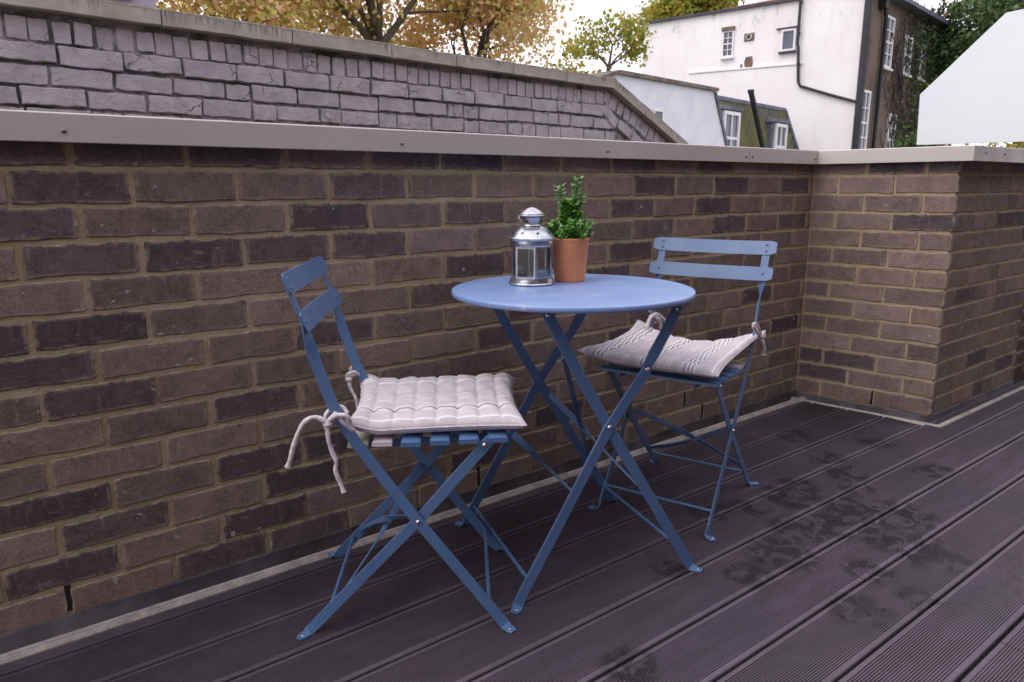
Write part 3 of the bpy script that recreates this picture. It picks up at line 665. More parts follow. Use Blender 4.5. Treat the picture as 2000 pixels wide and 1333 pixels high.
# ------------------------------------------------------------------ cushions
def cushion(name, base, thick, nu=7, nv=6, N=110, seed=1, pinch=1.0):
    """base(u,v)->Vector centre sheet (u front-back, v side), puffed and tufted"""
    rg = random.Random(seed); jit = [[(rg.uniform(-.012, .012), rg.uniform(-.012, .012), rg.uniform(.75, 1.2)) for _ in range(nv+1)] for _ in range(nu+1)]
    def h(u, v):
        e = max(0, min(1, min(u, 1-u)*11)); e2 = max(0, min(1, min(v, 1-v)*11))
        edge = (1-(1-e)**2)**.5 * (1-(1-e2)**2)**.5
        g = 0
        cu = abs(math.sin(PI*u*nu)); cv = abs(math.sin(PI*v*nv))
        puff = .50 + .50*(cu*cv)**.45
        # strong dimples at the tufts, channels between tufts along v (cross-wise seams)
        du = .20*(1-cu)**5; dv = .17*(1-cv)**5
        iu, iv = round(u*nu), round(v*nv); jx, jy, js = jit[min(nu, max(0, iu))][min(nv, max(0, iv))]
        dd = math.hypot((u - iu/nu - jx*.3), (v - iv/nv - jy*.3)); dim = .40*js*math.exp(-(dd/.024)**2) if 0 < iu < nu and 0 < iv < nv else 0
        wr = .05*math.sin(u*41 + v*17 + seed) + .04*math.sin(v*57 - u*23)
        return edge*max(.12, (.84 + .16*(cu*cv)**.5 - du*.65 - dv*.8 - dim*.85 + wr*.9))
    v = []; uvs = []; f = []
    def wrp(u, v_):
        # corners pull out, edges draw in between the tufts
        cu, cv = u*2-1, v_*2-1; k = 1 + .045*pinch*(abs(cu*cv)**3)
        eu = -.006*(1-abs(math.sin(PI*v_*nv)))*abs(cu)**8; ev = -.005*(1-abs(math.sin(PI*u*nu)))*abs(cv)**8
        return .5+.5*cu*(k+eu)-(.020*cu*(1-cv*cv)*abs(cu)**4), .5+.5*cv*(k+ev)-(.020*cv*(1-cu*cu)*abs(cv)**4)
    for side in (1, -1):
        for i in range(N+1):
            for j in range(N+1):
                # denser near edges
                u = .5-.5*math.cos(PI*i/N)*.25 - (.5-i/N)*.75 if False else lerp(i/N, .5-.5*math.cos(PI*i/N), .35)
                w_ = lerp(j/N, .5-.5*math.cos(PI*j/N), .35)
                uu, vv = wrp(u, w_); p, n = base(uu, vv)
                hh = h(u, w_)*thick*(.60 if side > 0 else -.42) if 0 < i < N and 0 < j < N else 0
                if side < 0: hh = -thick*.42*max(0, min(1, min(min(u, 1-u), min(w_, 1-w_))*14))**.5 if 0 < i < N and 0 < j < N else 0
                v.append(p + n*hh); uvs.append((u, w_))
    K = (N+1)*(N+1)
    for i in range(N):
        for j in range(N):
            a = i*(N+1)+j; f.append((a, a+N+1, a+N+2, a+1)); f.append((K+a, K+a+1, K+a+N+2, K+a+N+1))
    o = add(name, v, f, M['cushion'], None, True)
    uvl = o.data.uv_layers.new(name='UVMap')
    for lp in o.data.loops: uvl.data[lp.index].uv = uvs[lp.vertex_index]
    bm = bmesh.new(); bm.from_mesh(o.data); bmesh.ops.remove_doubles(bm, verts=bm.verts, dist=1e-6); bmesh.ops.recalc_face_normals(bm, faces=bm.faces); bm.to_mesh(o.data); bm.free()
    # piped seam round the edge
    ring = []
    for k in range(4*30):
        sd_, t_ = divmod(k, 30); t_ /= 30
        u, w_ = [(t_, 0), (1, t_), (1-t_, 1), (0, 1-t_)][sd_]; uu, vv = wrp(u, w_); p, n = base(uu, vv); ring.append(p + n*.0)
    ring.append(ring[0]); MB().tube(ring, .0016, 6, False).build('seam', M['cord'], o, True)
    return o
def Lc(O, f, s, a, b, z): q_ = O + f*a + s*b; return Vector((q_.x, q_.y, z))
O1 = Vector((-2.498, -.351, 0)); O2 = Vector((-1.047, -.4745, 0))
def base1(u, v):
    a = lerp(.100, .474, u); b = lerp(.010, .376, v); a -= .012*(v-.5)*(1-u)*2
    z = .4555 + .009*u + .010*math.exp(-((u)/.10)**2)*abs(2*v-1)**2 + .008*max(0, 1-u*6)
    return Lc(O1, f1, s1, a, b, z), Vector((0, 0, 1))
cu1 = cushion('seat_cushion', base1, .042, 8, 5, seed=3)
tag(cu1, 'striped tufted seat cushion lying flat on the left chair, with long hanging ties', 'cushion', 'striped seat cushions')
def base2(u, v):
    a = lerp(.058, .455, u); b = lerp(-.006, .380, v); e = abs(2*v-1); u = min(1, max(0, u))
    lift = .036*(1-u)**1.7*e**1.6 + .010*(e**3)*(1-u) - .004*(1-e*e)
    droop = .012*u**3*(1-e**2)*0 + .016*max(0, (v-.75)*4)*u**2
    z = .463 + .010*u + lift + droop
    du_ = -.056*1.7*(1-u)**.7*e**1.6/.42
    n = Vector((0, 0, 1)) + f2*(-du_)*.6
    return Lc(O2, f2, s2, a, b, z), n.normalized()
cu2 = cushion('seat_cushion', base2, .034, 8, 6, seed=8, pinch=1.6)
tag(cu2, 'striped tufted seat cushion sagging on the right chair, its back corners pulled up by ties', 'cushion', 'striped seat cushions')
def cord(par, pts, r=.0042, name='tie_cord', flat=.0):
    P = smooth_path(pts, 6); rr = [r*(1+.10*math.sin(i*.55)+.05*math.sin(i*1.9)) for i in range(len(P))]; rr[-1] = r*1.25
    return MB().tube(P, rr, 10).build(name, M['cord'], par, True)
def Q1(a, b, z): return Lc(O1, f1, s1, a, b, z)
def Q2(a, b, z): return Lc(O2, f2, s2, a, b, z)
# left chair, near corner: loop round the upright, knot, one end out to the left, one hanging
cord(cu1, [Q1(.125, .0, .462), Q1(.105, -.012, .485), Q1(.092, -.006, .499), Q1(.083, .004, .506)], .0045)
cord(cu1, [Q1(.118, -.004, .478), Q1(.112, -.016, .500), Q1(.092, -.018, .502), Q1(.078, -.016, .492), Q1(.072, -.014, .486)], .0055)
cord(cu1, [Q1(.112, .002, .50), Q1(.10, .010, .512), Q1(.084, .010, .512), Q1(.068, -.002, .498), Q1(.070, -.016, .478), Q1(.078, -.020, .474)], .0042)
MB().lathe([(0, -.010), (.007, -.007), (.010, 0), (.007, .007), (0, .010)], 12).build('tie_knot', M['cord'], cu1, True).location = Q1(.074, -.017, .484)
cord(cu1, [Q1(.074, -.018, .486), Q1(.056, -.022, .500), Q1(.038, -.026, .498), Q1(.022, -.028, .480), Q1(.008, -.028, .448), Q1(-.002, -.027, .416), Q1(-.009, -.026, .398)], .0052)
cord(cu1, [Q1(.074, -.018, .484), Q1(.075, -.022, .455), Q1(.080, -.022, .430), Q1(.088, -.022, .405), Q1(.086, -.022, .385), Q1(.094, -.022, .358), Q1(.100, -.022, .338)], .0045)
cord(cu1, [Q1(.105, .345, .470), Q1(.092, .336, .492), Q1(.078, .318, .506), Q1(.062, .318, .500), Q1(.060, .332, .490), Q1(.08, .342, .492)], .0048)
cord(cu1, [Q1(.098, .338, .49), Q1(.088, .34, .507), Q1(.072, .34, .514), Q1(.066, .332, .509)], .0040)
MB().lathe([(0, -.009), (.006, -.006), (.009, 0), (.006, .006), (0, .009)], 12).build('tie_knot', M['cord'], cu1, True).location = Q1(.064, .318, .488)
cord(cu1, [Q1(.064, .318, .488), Q1(.068, .316, .465), Q1(.080, .314, .440), Q1(.084, .313, .415)], .0042)
# right chair, near post: bow loop, wrap and a short tail; far post: loops
cord(cu2, [Q2(.085, .004, .500), Q2(.080, -.012, .510), Q2(.060, -.018, .512), Q2(.042, -.016, .512), Q2(.034, .004, .512)], .0060)
cord(cu2, [Q2(.075, -.016, .510), Q2(.110, -.018, .528), Q2(.150, -.018, .548), Q2(.155, -.018, .562), Q2(.120, -.018, .552), Q2(.080, -.018, .520)], .0050)
cord(cu2, [Q2(.060, -.016, .512), Q2(.040, -.020, .520), Q2(.034, -.020, .512), Q2(.045, -.020, .500)], .0045)
cord(cu2, [Q2(.066, -.016, .508), Q2(.060, -.024, .488), Q2(.050, -.026, .468), Q2(.042, -.024, .448)], .0055)
MB().lathe([(0, -.012), (.008, -.008), (.0115, 0), (.008, .008), (0, .012)], 12).build('tie_knot', M['cord'], cu2, True).location = Q2(.070, -.017, .510)
cord(cu2, [Q2(.120, .330, .497), Q2(.110, .330, .520), Q2(.080, .330, .540), Q2(.040, .328, .540), Q2(.005, .322, .520), Q2(-.022, .318, .492)], .0065)
cord(cu2, [Q2(.060, .330, .538), Q2(.030, .322, .518), Q2(.020, .320, .490)], .0055)
cord(cu2, [Q2(.060, .335, .548), Q2(.085, .340, .562), Q2(.085, .340, .585), Q2(.062, .338, .590), Q2(.050, .335, .575)], .0042)

# ------------------------------------------------------------------ lantern
LZ = .708
LN = empty('candle_lantern', (-1.826, -.3005, LZ), math.radians(12)); tag(LN, 'small galvanised metal candle lantern with star cut-outs, standing on the blue table', 'lantern')
MB().lathe([(0, .0), (.052, 0), (.0590, .0015), (.0600, .004), (.0585, .006), (.0575, .0065), (.0570, .010), (.056, .0125), (.0555, .016), (.044, .0175), (0, .0175)], 48).build('base', M['galv'], LN, True)
rim = .0535; NP = 6; z0, z1 = .0175, .098
a0 = math.radians(50)
for k in range(NP):
    a = a0 + k*2*PI/NP; b = a + 2*PI/NP
    pa = Vector((rim*math.cos(a), rim*math.sin(a), 0)); pb = Vector((rim*math.cos(b), rim*math.sin(b), 0)); d = (pb-pa).normalized(); n = Vector((d.y, -d.x, 0))
    fr = MB(); L = (pb-pa).length
    def bx(u0, u1, h0, h1, t0=-.0022, t1=.0012):
        v = []
        for zz in (h0, h1):
            for (u, tt_) in ((u0, t0), (u1, t0), (u1, t1), (u0, t1)): q_ = pa + d*u + n*tt_; v.append((q_.x, q_.y, zz))
        fr.add(v, [(3,2,1,0),(4,5,6,7),(0,1,5,4),(1,2,6,5),(2,3,7,6),(3,0,4,7)])
    bx(.0008, .0052, z0, z1); bx(L-.0052, L-.0008, z0, z1); bx(.0052, L-.0052, z0, z0+.0045); bx(.0052, L-.0052, z1-.0045, z1)
    pf = fr.build('pane_frame', M['galv'], LN)
    g = MB(); q0 = pa + d*.005 - n*.001; q1 = pa + d*(L-.005) - n*.001; q2 = q1 - n*.0012; q3 = q0 - n*.0012
    g.add([(q_.x, q_.y, zz) for zz in (z0+.004, z1-.004) for q_ in (q0, q1, q2, q3)], [(3,2,1,0),(4,5,6,7),(0,1,5,4),(1,2,6,5),(2,3,7,6),(3,0,4,7)]).build('glass_pane', M['glass'], pf)
MB().lathe([(.042, .0975), (.0545, .098), (.0555, .101), (.0555, .106), (.057, .107), (.0565, .112), (.0618, .1165), (.0624, .1185), (.0605, .1200), (.0570, .1235), (.052, .1300), (.045, .1365), (.036, .1425), (.028, .1465), (.0235, .148), (.0225, .148), (.024, .1465), (.034, .141), (.046, .131), (.054, .121), (.048, .112), (.042, .107)], 56).build('dome', M['galv'], LN, True)
MB().lathe([(.0225, .146), (.0245, .148), (.0248, .150), (.0235, .152), (.0245, .158), (.0275, .168), (.0285, .170), (.0275, .1705), (.024, .168), (.022, .155), (.021, .146)], 40).build('neck', M['galv'], LN, True)
MB().lathe([(.010, .170), (.031, .1715), (.0335, .1725), (.034, .1745), (.0325, .176), (.0300, .1765), (.0315, .1785), (.030, .180), (.022, .186), (.014, .191), (.007, .194), (0, .195)], 44).build('cap', M['galv'], LN, True)
for k in range(8):
    a = k*2*PI/8 + .2
    def star(parent, P, nrm, R0, roll):
        m_ = []; 
        for i in range(10): rr = R0 if i % 2 == 0 else R0*.45; an = PI/2 + i*PI/5 + roll; m_.append((rr*math.cos(an), rr*math.sin(an), 0))
        o = add('star_cutout', m_, [tuple(range(10))], M['dark'], parent); o.location = P; o.rotation_euler = Vector(nrm).to_track_quat('Z', 'Y').to_euler()
    rr, zz = .0502, .1322; n = Vector((.72*math.cos(a), .72*math.sin(a), .69))
    star(LN, Vector((rr*math.cos(a), rr*math.sin(a), zz)) + n*.0008, n, .0048, 0)
    if k % 2 == 0: star(LN, Vector((.0263*math.cos(a), .0263*math.sin(a), .159)) + Vector((math.cos(a), math.sin(a), -.2))*.0006, (math.cos(a), math.sin(a), -.2), .0045, 0)
hp = [Vector((.034*math.cos(q_), .012*math.sin(q_), 0)) for q_ in [0]]
ring_ = [Vector((-.030-.006+.0*k, 0, 0)) for k in range(1)]
wire = [( -.030, .012, .176), (-.040, .010, .172), (-.045, .004, .168), (-.040, -.004, .160), (-.032, -.010, .155), (-.027, -.012, .158)]
MB().tube(smooth_path(wire, 5), .0010, 6).build('handle', M['galv'], LN, True)
TLt = empty('tea_light', (-1.823, -.298, LZ+.018)); tag(TLt, 'white tea light candle inside the glass lantern', 'candle')
MB().lathe([(0, 0), (.018, 0), (.019, .013), (.0182, .013), (.0180, .002), (0, .002)], 28).build('cup', M['galv'], TLt, True)
MB().lathe([(0, .011), (.0178, .0105), (.0178, .003), (0, .003)], 28).build('wax', M['wax'], TLt, True)
MB().tube([(0, 0, .011), (.0005, 0, .017)], .0008, 6).build('wick', M['dark'], TLt)

# ------------------------------------------------------------------ potted plant
PT = empty('potted_plant', (-1.706, -.3145, LZ)); tag(PT, 'small leafy green plant in a terracotta pot, right of the lantern on the table', 'plant')
MB().lathe([(0, 0), (.0385, 0), (.0402, .0015), (.0445, .05), (.0492, .1035), (.0500, .106), (.0512, .110), (.0512, .1125), (.0500, .114), (.0480, .1135), (.0470, .110), (.0440, .06), (.040, .03), (0, .03)], 56).build('pot', M['terracotta'], PT, True)
MB().lathe([(0, .103), (.0465, .1015)], 24).build('soil', M['soil'], PT, True)
rp = random.Random(4); lf = MB(); stm = MB()
def leaf(mb_, p, d, L, W, n, fold=.25):
    d = d.normalized(); sd_ = d.cross(n).normalized(); nn_ = sd_.cross(d)
    P = [p, p + d*L*.3 + sd_*W*.5 + nn_*W*fold, p + d*L*.75 + sd_*W*.42 + nn_*W*fold, p + d*L, p + d*L*.75 - sd_*W*.42 + nn_*W*fold, p + d*L*.3 - sd_*W*.5 + nn_*W*fold]
    mb_.add(P, [(0, 1, 2, 3), (0, 3, 4, 5)])
def rdir(r_): 
    v = Vector((r_.gauss(0, 1), r_.gauss(0, 1), r_.gauss(0, 1))); return v.normalized()
shoots = []
for i in range(64):
    a = rp.uniform(0, 2*PI); sp = rp.uniform(.1, 1); r0 = .012*sp
    b = Vector((r0*math.cos(a), r0*math.sin(a), .10)); out = Vector((math.cos(a), math.sin(a), 0))
    L = rp.uniform(.036, .076)*(1.12-.35*sp); top = b + out*(.045*sp+.004) + Vector((0, 0, L)); shoots.append((b, b.lerp(top, .5)+out*.006, top))
RT = r2  # world right, the plant's taller shoots lean along these
shoots.append((Vector((.002, 0, .10)), Vector((.010, -.006, .19)), Vector((.013, -.010, .268)))); shoots.append((Vector((-.008, 0, .10)), Vector((-.016, .010, .18)), Vector((-.024, .016, .247))))
shoots.append((Vector((.0, 0, .10)), Vector((.012, -.004, .17)), Vector((.026, -.020, .226)))); shoots.append((Vector((-.004, 0, .10)), Vector((-.006, .004, .17)), Vector((-.008, .006, .215))))
for i in range(30):
    a = i*2.4; rr_ = .004 + .024*rp.random(); h_ = rp.uniform(.172, .222) - rr_*.6; o_ = Vector((math.cos(a)*rr_, math.sin(a)*rr_, 0)); shoots.append((o_*.3 + Vector((0, 0, .10)), o_*.9 + Vector((0, 0, .15)), o_*1.1 + Vector((0, 0, h_))))
for (a, b, c_) in shoots:
    P = smooth_path([a, b, c_], 5); stm.tube(P, [.0011]*(len(P)-1)+[.0005], 5)
    tot = (c_-a).length; n = int(tot/.0048)
    for i in range(n):
        t_ = (i+.5)/n
        if t_ < .18: continue
        k = t_*(len(P)-1); p = P[int(k)].lerp(P[min(len(P)-1, int(k)+1)], k-int(k)); ax = (c_-a).normalized()
        ph = i*1.35 + rp.uniform(-.3, .3); sdv = ax.orthogonal().normalized(); sdv = Quaternion(ax, ph) @ sdv
        for s_ in (1, -1):
            d = (sdv*s_ + ax*rp.uniform(.15, .7) + rdir(rp)*.2)
            leaf(lf, p, d, rp.uniform(.012, .018)*(1.1 if tot > .1 else .85), rp.uniform(.008, .0115)*(1.2 if tot > .1 else .85), (ax*-.3 + rdir(rp)*.35 + Vector((0, 0, -1))))
stm.build('stem', M['wood'], PT, True)
o = lf.build('foliage', M['box_leaf'], PT, True, fix=False); tag(o, kind='stuff')

# ------------------------------------------------------------------ painted wall beyond the parapet
PW = empty('painted_brick_wall', (0, 1.85, 0), math.atan(.09)); tag(PW, 'weathered lilac grey painted brick wall with stone coping, just beyond the parapet', 'wall')
def outl(pts, d0, d1): return MB().prism(pts, d0, d1)
outl([(-4.2, -6), (1.9, -6), (1.9, 1.085), (.70, 1.602), (-4.2, 1.602)], .0075, .33).build('mortar', M['paint_joint'], PW)
rq = random.Random(9)
PS = [brick_mesh('brick', .222, .071, .07, M['paint_brick'], rq, .0030, .0042, 1.0) for _ in range(10)]
PSO = [brick_mesh('brick', .064, .080, .07, M['paint_brick'], rq, .0018, .0030, 1.0) for _ in range(8)]
white = (1, 1, 1)
zrow = [1.451, 1.372, 1.293, 1.214, 1.135, 1.056]
for i, z in enumerate(zrow):
    x = -4.1 + (0.02 if i % 2 else .13)
    seq = 0
    xmax = {0: .50, 1: .62, 2: .74, 3: .88}.get(i, 1.2)
    while x < xmax:
        if i == 0: L = .218
        else: L = .212 if rq.random() < .52 else .105
        y = rq.uniform(-.010, .001) - (.012 if i == 0 else 0)
        inst('brick', rq.choice(PS), PW, (x + L/2, y, z + rq.uniform(-.003, .003)), (0, rq.uniform(-.012, .012), rq.uniform(-.02, .02)), (L/.222, 1, rq.uniform(.88, 1.0))); x += L + rq.uniform(.007, .014)
x = -3.6
while x < .62:
    inst('brick', rq.choice(PSO), PW, (x, rq.uniform(-.006, .006), 1.534 + rq.uniform(-.004, .003)), (0, rq.uniform(-.05, .05), 0), (rq.uniform(.92, 1.04), 1, rq.uniform(.92, 1.08))); x += rq.uniform(.068, .078)
# raking end: bricks laid square to the slope, then tumbled lumps
sl0 = Vector((.64, 0, 1.602)); sl1 = Vector((1.66, 0, 1.162)); sdir = (sl1-sl0).normalized(); snor = Vector((-sdir.z, 0, sdir.x)); sang = math.atan2(-sdir.z, sdir.x)
k = .02
while k < (sl1-sl0).length - .02:
    p = sl0 + sdir*k - snor*.055
    inst('brick', rq.choice(PSO), PW, (p.x, rq.uniform(-.005, .006), p.z), (0, sang + rq.uniform(-.08, .08), 0), (rq.uniform(.9, 1.1), 1, rq.uniform(1.0, 1.2))); k += rq.uniform(.070, .085)
for (a_, b_, L_) in ((.66, 1.42, .9), (.82, 1.345, .8), (.97, 1.27, .7), (1.12, 1.20, .8), (.98, 1.17, .8)):
    inst('brick', rq.choice(PS), PW, (a_, -.016, b_), (0, sang + rq.uniform(.0, .35), 0), (L_*.85, 1, rq.uniform(.8, 1.0)))
def stone(x0, x1, parent, h=.062):
    L = x1-x0; mbx = MB(); prof = [(-.05, -.031), (-.0475, -.034), (.38, -.034), (.38, .031), (-.045, .031), (-.05, .026)]
    n = 6; v = []; xs = [-L/2 + L*i/n for i in range(n+1)]
    for x_ in xs: v += [(x_, y + rq.uniform(-.001, .001), z + rq.uniform(-.0015, .0015)) for y, z in prof]
    m = len(prof); f = [(i*m+k_, i*m+(k_+1) % m, (i+1)*m+(k_+1) % m, (i+1)*m+k_) for i in range(n) for k_ in range(m)] + [tuple(range(m)), tuple(range(n*m, (n+1)*m))]
    return mbx.add(v, f).build('coping_stone', M['coping_stone'], parent)
js = [-4.1, -3.45, -2.83, -2.225, -1.66, -1.12, -.70, -.28, .18, .655]
for i in range(len(js)-1):
    o = stone(js[i]+.003, js[i+1]-.003, PW); o.location = ((js[i]+js[i+1])/2, rq.uniform(-.002, .002), 1.633 + rq.uniform(-.001, .001))
for i in range(3):
    L = (sl1-sl0).length/3; o = stone(0, L-.006, PW); p = sl0 + sdir*(L*(i+.5)+.012) + snor*.031; o.location = (p.x, 0, p.z); o.rotation_euler = (0, sang, 0)
MB().prism([(-.03, -.03), (.03, -.05), (.045, .02), (.0, .033), (-.03, .033)], -.049, .38).build('coping_stone', M['coping_stone'], PW, loc=(.655, .0, 1.633)).scale = (.6, .995, .97)

# mauve block behind its left end
mv = empty('mauve_building', (-3.4, 7.0, 0)); tag(mv, 'mauve rendered building with a white sill, top left behind the painted wall', 'building')
MB().box(0, 2.42, 0, 4, -6, 6.2).build('wall', simple('mauve_render', (.33, .26, .33), .85, 0, .1, 1, .1), mv)
M['whitepaint'] = simple('white_gloss', (.78, .76, .78), .45, 0, .05, 4, 0)
wn = MB().box(1.45, 2.15, -.03, .02, 2.93, 4.3).build('window', simple('dark_glass', (.05, .06, .07), .1, 0, .1, 1, 0), mv)
MB().box(1.38, 2.20, -.10, -.02, 2.86, 2.93).build('sill', M['whitepaint'], wn)

# ------------------------------------------------------------------ far buildings
s = NT('stained_white_render'); g = s.geo('Position'); sx = s.sep(g)
strk = s.noise(s.scale(g, (1.6, 1.6, .28)), 1.1, 5, .65)
col = s.mix(s.ramp(s.noise(g, .5, 4), .35, .7), (.78, .75, .75), (.83, .81, .80))
col = s.mix(s.ramp(strk, .50, .72, 0, .4), col, (.70, .58, .58))
bl = s.math('MULTIPLY', s.ramp(s.noise(s.scale(g, (1, 1, .5)), 1.6, 6, .72), .54, .70), s.ramp(sx[2], 6.5, 9.5))
col = s.mix(s.math('MULTIPLY', bl, .7), col, (.22, .21, .18))
col = s.mix(s.ramp(s.noise(g, 9, 3), .70, .74, 0, .35), col, (.35, .3, .28))
s.set(Base_Color=col, Roughness=.85); s.bump(s.noise(g, 6, 5, .7), .4, .02); M['render'] = s.m
M['whitebrick'] = None
s = NT('painted_white_gable'); g = s.geo('Position'); col = s.mix(s.ramp(s.noise(g, 1.3, 5), .35, .7), (.68, .67, .75), (.76, .75, .81))
s.set(Base_Color=col, Roughness=.8); s.bump(s.noise(s.scale(g, (1, 1, 5)), 2.5, 3), .3, .02); M['whitebrick'] = s.m
s = NT('sooty_brickwork'); tcn = s.coord(); bt = s.n.new('ShaderNodeTexBrick')
sw = s.n.new('ShaderNodeCombineXYZ'); sp_ = s.sep(tcn); s.l(sp_[0], sw.inputs[0]); s.l(sp_[2], sw.inputs[1]); s.l(sw.outputs[0], bt.inputs[0])
bt.inputs['Scale'].default_value = 1; bt.inputs['Brick Width'].default_value = .23; bt.inputs['Row Height'].default_value = .12; bt.inputs['Mortar Size'].default_value = .014
bt.inputs['Color1'].default_value = (.14, .085, .06, 1); bt.inputs['Color2'].default_value = (.10, .065, .055, 1); bt.inputs['Mortar'].default_value = (.25, .2, .17, 1)
col = s.mix(s.ramp(s.noise(tcn, .5, 4), .45, .65, 0, .6), bt.outputs[0], (.06, .045, .045))
s.set(Base_Color=col, Roughness=.9); M['sooty'] = s.m
M['slatedark'] = simple('lead_grey', (.12, .125, .17), .6, 0, .3, 2, .3)
M['pipe'] = simple('cast_iron_pipe', (.025, .025, .032), .45, .2, .2, 4, 0)
M['paneglass'] = simple('window_pane', (.10, .115, .15), .12, 0, .2, 1, 0)
M['brownstone'] = simple('bare_brown_brick', (.16, .11, .085), .9, 0, .35, 3, .5)
M['darktrim'] = simple('dark_roof_edge', (.07, .06, .075), .8, 0, .3, 1, .2)  # dark trim colour for roof edge, gutter end, lintel and sill
s = NT('mossy_slate'); g = s.geo('Position'); rn = s.info()
col = s.mix(rn, (.06, .06, .07), (.14, .13, .14)); moss = s.ramp(s.math('ADD', s.noise(g, .55, 4, .6), s.math('MULTIPLY', rn, .12)), .42, .56)
col = s.mix(s.math('MULTIPLY', moss, .92), col, s.mix(s.noise(g, 3, 3), (.085, .088, .03), (.17, .165, .05)))
s.set(Base_Color=col, Roughness=.85); s.bump(s.noise(g, 12, 4), .5, .02); M['slate'] = s.m

WA = Vector((28.89, 14.96, 0)); ang = math.atan2(.97, -.24)
WH = empty('white_house', WA, ang); tag(WH, 'tall white rendered house with stained walls and black drainpipe, in the distance', 'building')
# local x = along the facade away to the back left, +y = into the building (right), facade plane y=0 faces the viewer
def wbox(x0, x1, y0, y1, z0, z1, name, mat, parent=WH): return MB().box(x0, x1, y0, y1, z0, z1).build(name, mat, parent)
# orientation check: local +y = rotate(ang) of (0,1) = (-sin, cos) = (-.97,-.24) towards viewer, so the house body lies at -y
MB().prism([(0, -6.5), (10.55, -6.5), (10.55, 9.02), (2.65, 9.02), (2.65, 12.5), (0, 12.5)], -9, 0).build('wall', M['render'], WH)
wbox(2.7, 10.75, -.05, .16, 9.02, 9.14, 'roof_edge', M['darktrim'])
MB().prism([(2.7, 9.14), (10.7, 9.14), (9.5, 9.32), (2.7, 9.32)], -9, -1.5).build('roof', M['slatedark'], WH)
o = wbox(10.55, 11.1, -1.0, -.3, 7.85, 8.0, 'gutter_end', M['darktrim'])
# horizontal ledge and lower thickening
MB().prism([(2.45, 6.30), (7.97, 6.40), (7.97, 6.46), (2.45, 6.36)], -.01, .10).build('ledge', M['render'], WH)
MB().prism([(0.02, -6.5), (7.9, -6.5), (7.9, 6.38), (2.5, 6.30), (2.45, 5.36), (.02, 4.42)], -.02, .05).build('lower_wall', M['render'], WH)
def window(parent, x0, x1, z0, z1, y, cols, rows, sill=True, fw_=.06, depth=.08, sg=1, glassmat='paneglass', framemat='whitepaint'):
    """frame with glazing bars standing off plane y towards sg*y; panes are sub-parts"""
    m_ = MB(); a, b = sorted((y, y + sg*depth)); fwid = fw_
    m_.box(x0, x0+fwid, a, b, z0, z1); m_.box(x1-fwid, x1, a, b, z0, z1); m_.box(x0+fwid, x1-fwid, a, b, z0, z0+fwid); m_.box(x0+fwid, x1-fwid, a, b, z1-fwid, z1)
    iw, ih = (x1-x0-2*fwid), (z1-z0-2*fwid); br = fwid*.5
    a2, b2 = sorted((y + sg*depth*.35, y + sg*depth*.9))
    for i in range(1, cols): xx = x0+fwid+iw*i/cols; m_.box(xx-br/2, xx+br/2, a2, b2, z0+fwid, z1-fwid)
    for j in range(1, rows):
        zz = z0+fwid+ih*j/rows; h = br*.9 if (rows % 2 or j != rows//2) else br*1.6
        for i in range(cols): m_.box(x0+fwid+iw*i/cols+br/2, x0+fwid+iw*(i+1)/cols-br/2, a2+.002, b2-.002, zz-h/2, zz+h/2)
    W_ = m_.build('window', M[framemat], parent)
    for i in range(cols):
        for j in range(rows):
            xa = x0+fwid+iw*i/cols; xb = x0+fwid+iw*(i+1)/cols; za = z0+fwid+ih*j/rows; zb = z0+fwid+ih*(j+1)/rows; c0, c1 = sorted((y + sg*depth*.15, y + sg*depth*.3))
            MB().box(xa, xb, c0, c1, za, zb).build('pane', M[glassmat], W_)
    if sill: c0, c1 = sorted((y, y + sg*depth*2)); MB().box(x0-.05, x1+.05, c0, c1, z0-.09, z0-.002).build('sill', M['darktrim'] if sill == 2 else M[framemat], W_)
    return W_
window(WH, 5.73, 6.28, 6.98, 8.15, 0, 2, 4)
wbox(5.70, 6.32, -.01, .14, 8.155, 8.32, 'lintel', M['brownstone'])
window(WH, 2.84, 3.50, 6.93, 7.88, 0, 1, 1, 2, .09); wbox(2.68, 3.72, 0, .12, 7.90, 7.95, 'lintel', M['darktrim'])
wbox(4.76, 5.23, -.01, .03, 7.58, 7.93, 'patch', M['brownstone'])
fl = MB().lathe([(.11, 0), (.13, 0), (.13, .10), (.11, .10)], 16).build('flue', M['render'], WH, True); fl.location = (4.99, .02, 7.75); fl.rotation_euler = (PI/2*-1, 0, 0)
MB().prism([(4.78, 6.42), (5.13, 6.44), (5.16, 6.66), (5.10, 6.88), (4.80, 6.90), (4.75, 6.62)], -.01, .025).build('patch', M['brownstone'], WH)
wbox(5.26, 5.35, -.01, .03, 6.43, 6.58, 'patch', M['brownstone'])
MB().tube([(2.71, .16, 12.4), (2.71, .16, 7.2), (2.66, .16, 7.0), (2.55, .16, 5.55), (2.45, .16, 5.35), (1.2, .16, 4.90), (.02, .16, 4.50)], .065, 10).build('drainpipe', M['pipe'], WH, True)
for z in (10.2, 8.9, 7.6, 6.3): MB().lathe([(.085, -.06), (.085, .06)], 10, (2.69 if z > 7 else 2.6, .16, z), True).build('pipe_collar', M['pipe'], WH)
MB().tube([(-.10, .10, 12.4), (-.10, .10, 4.6), (-.10, .10, -2)], .16, 10).build('drainpipe', M['pipe'], WH, True)

def rdir(r_): return Vector((r_.gauss(0, 1), r_.gauss(0, 1), r_.gauss(0, 1))).normalized()
BH = empty('brick_house', WA + Vector((.02, 0, 0)), math.atan2(.139, .99)); tag(BH, 'old sooty brown brick house with tall white windows and ivy, beside the white house', 'building')
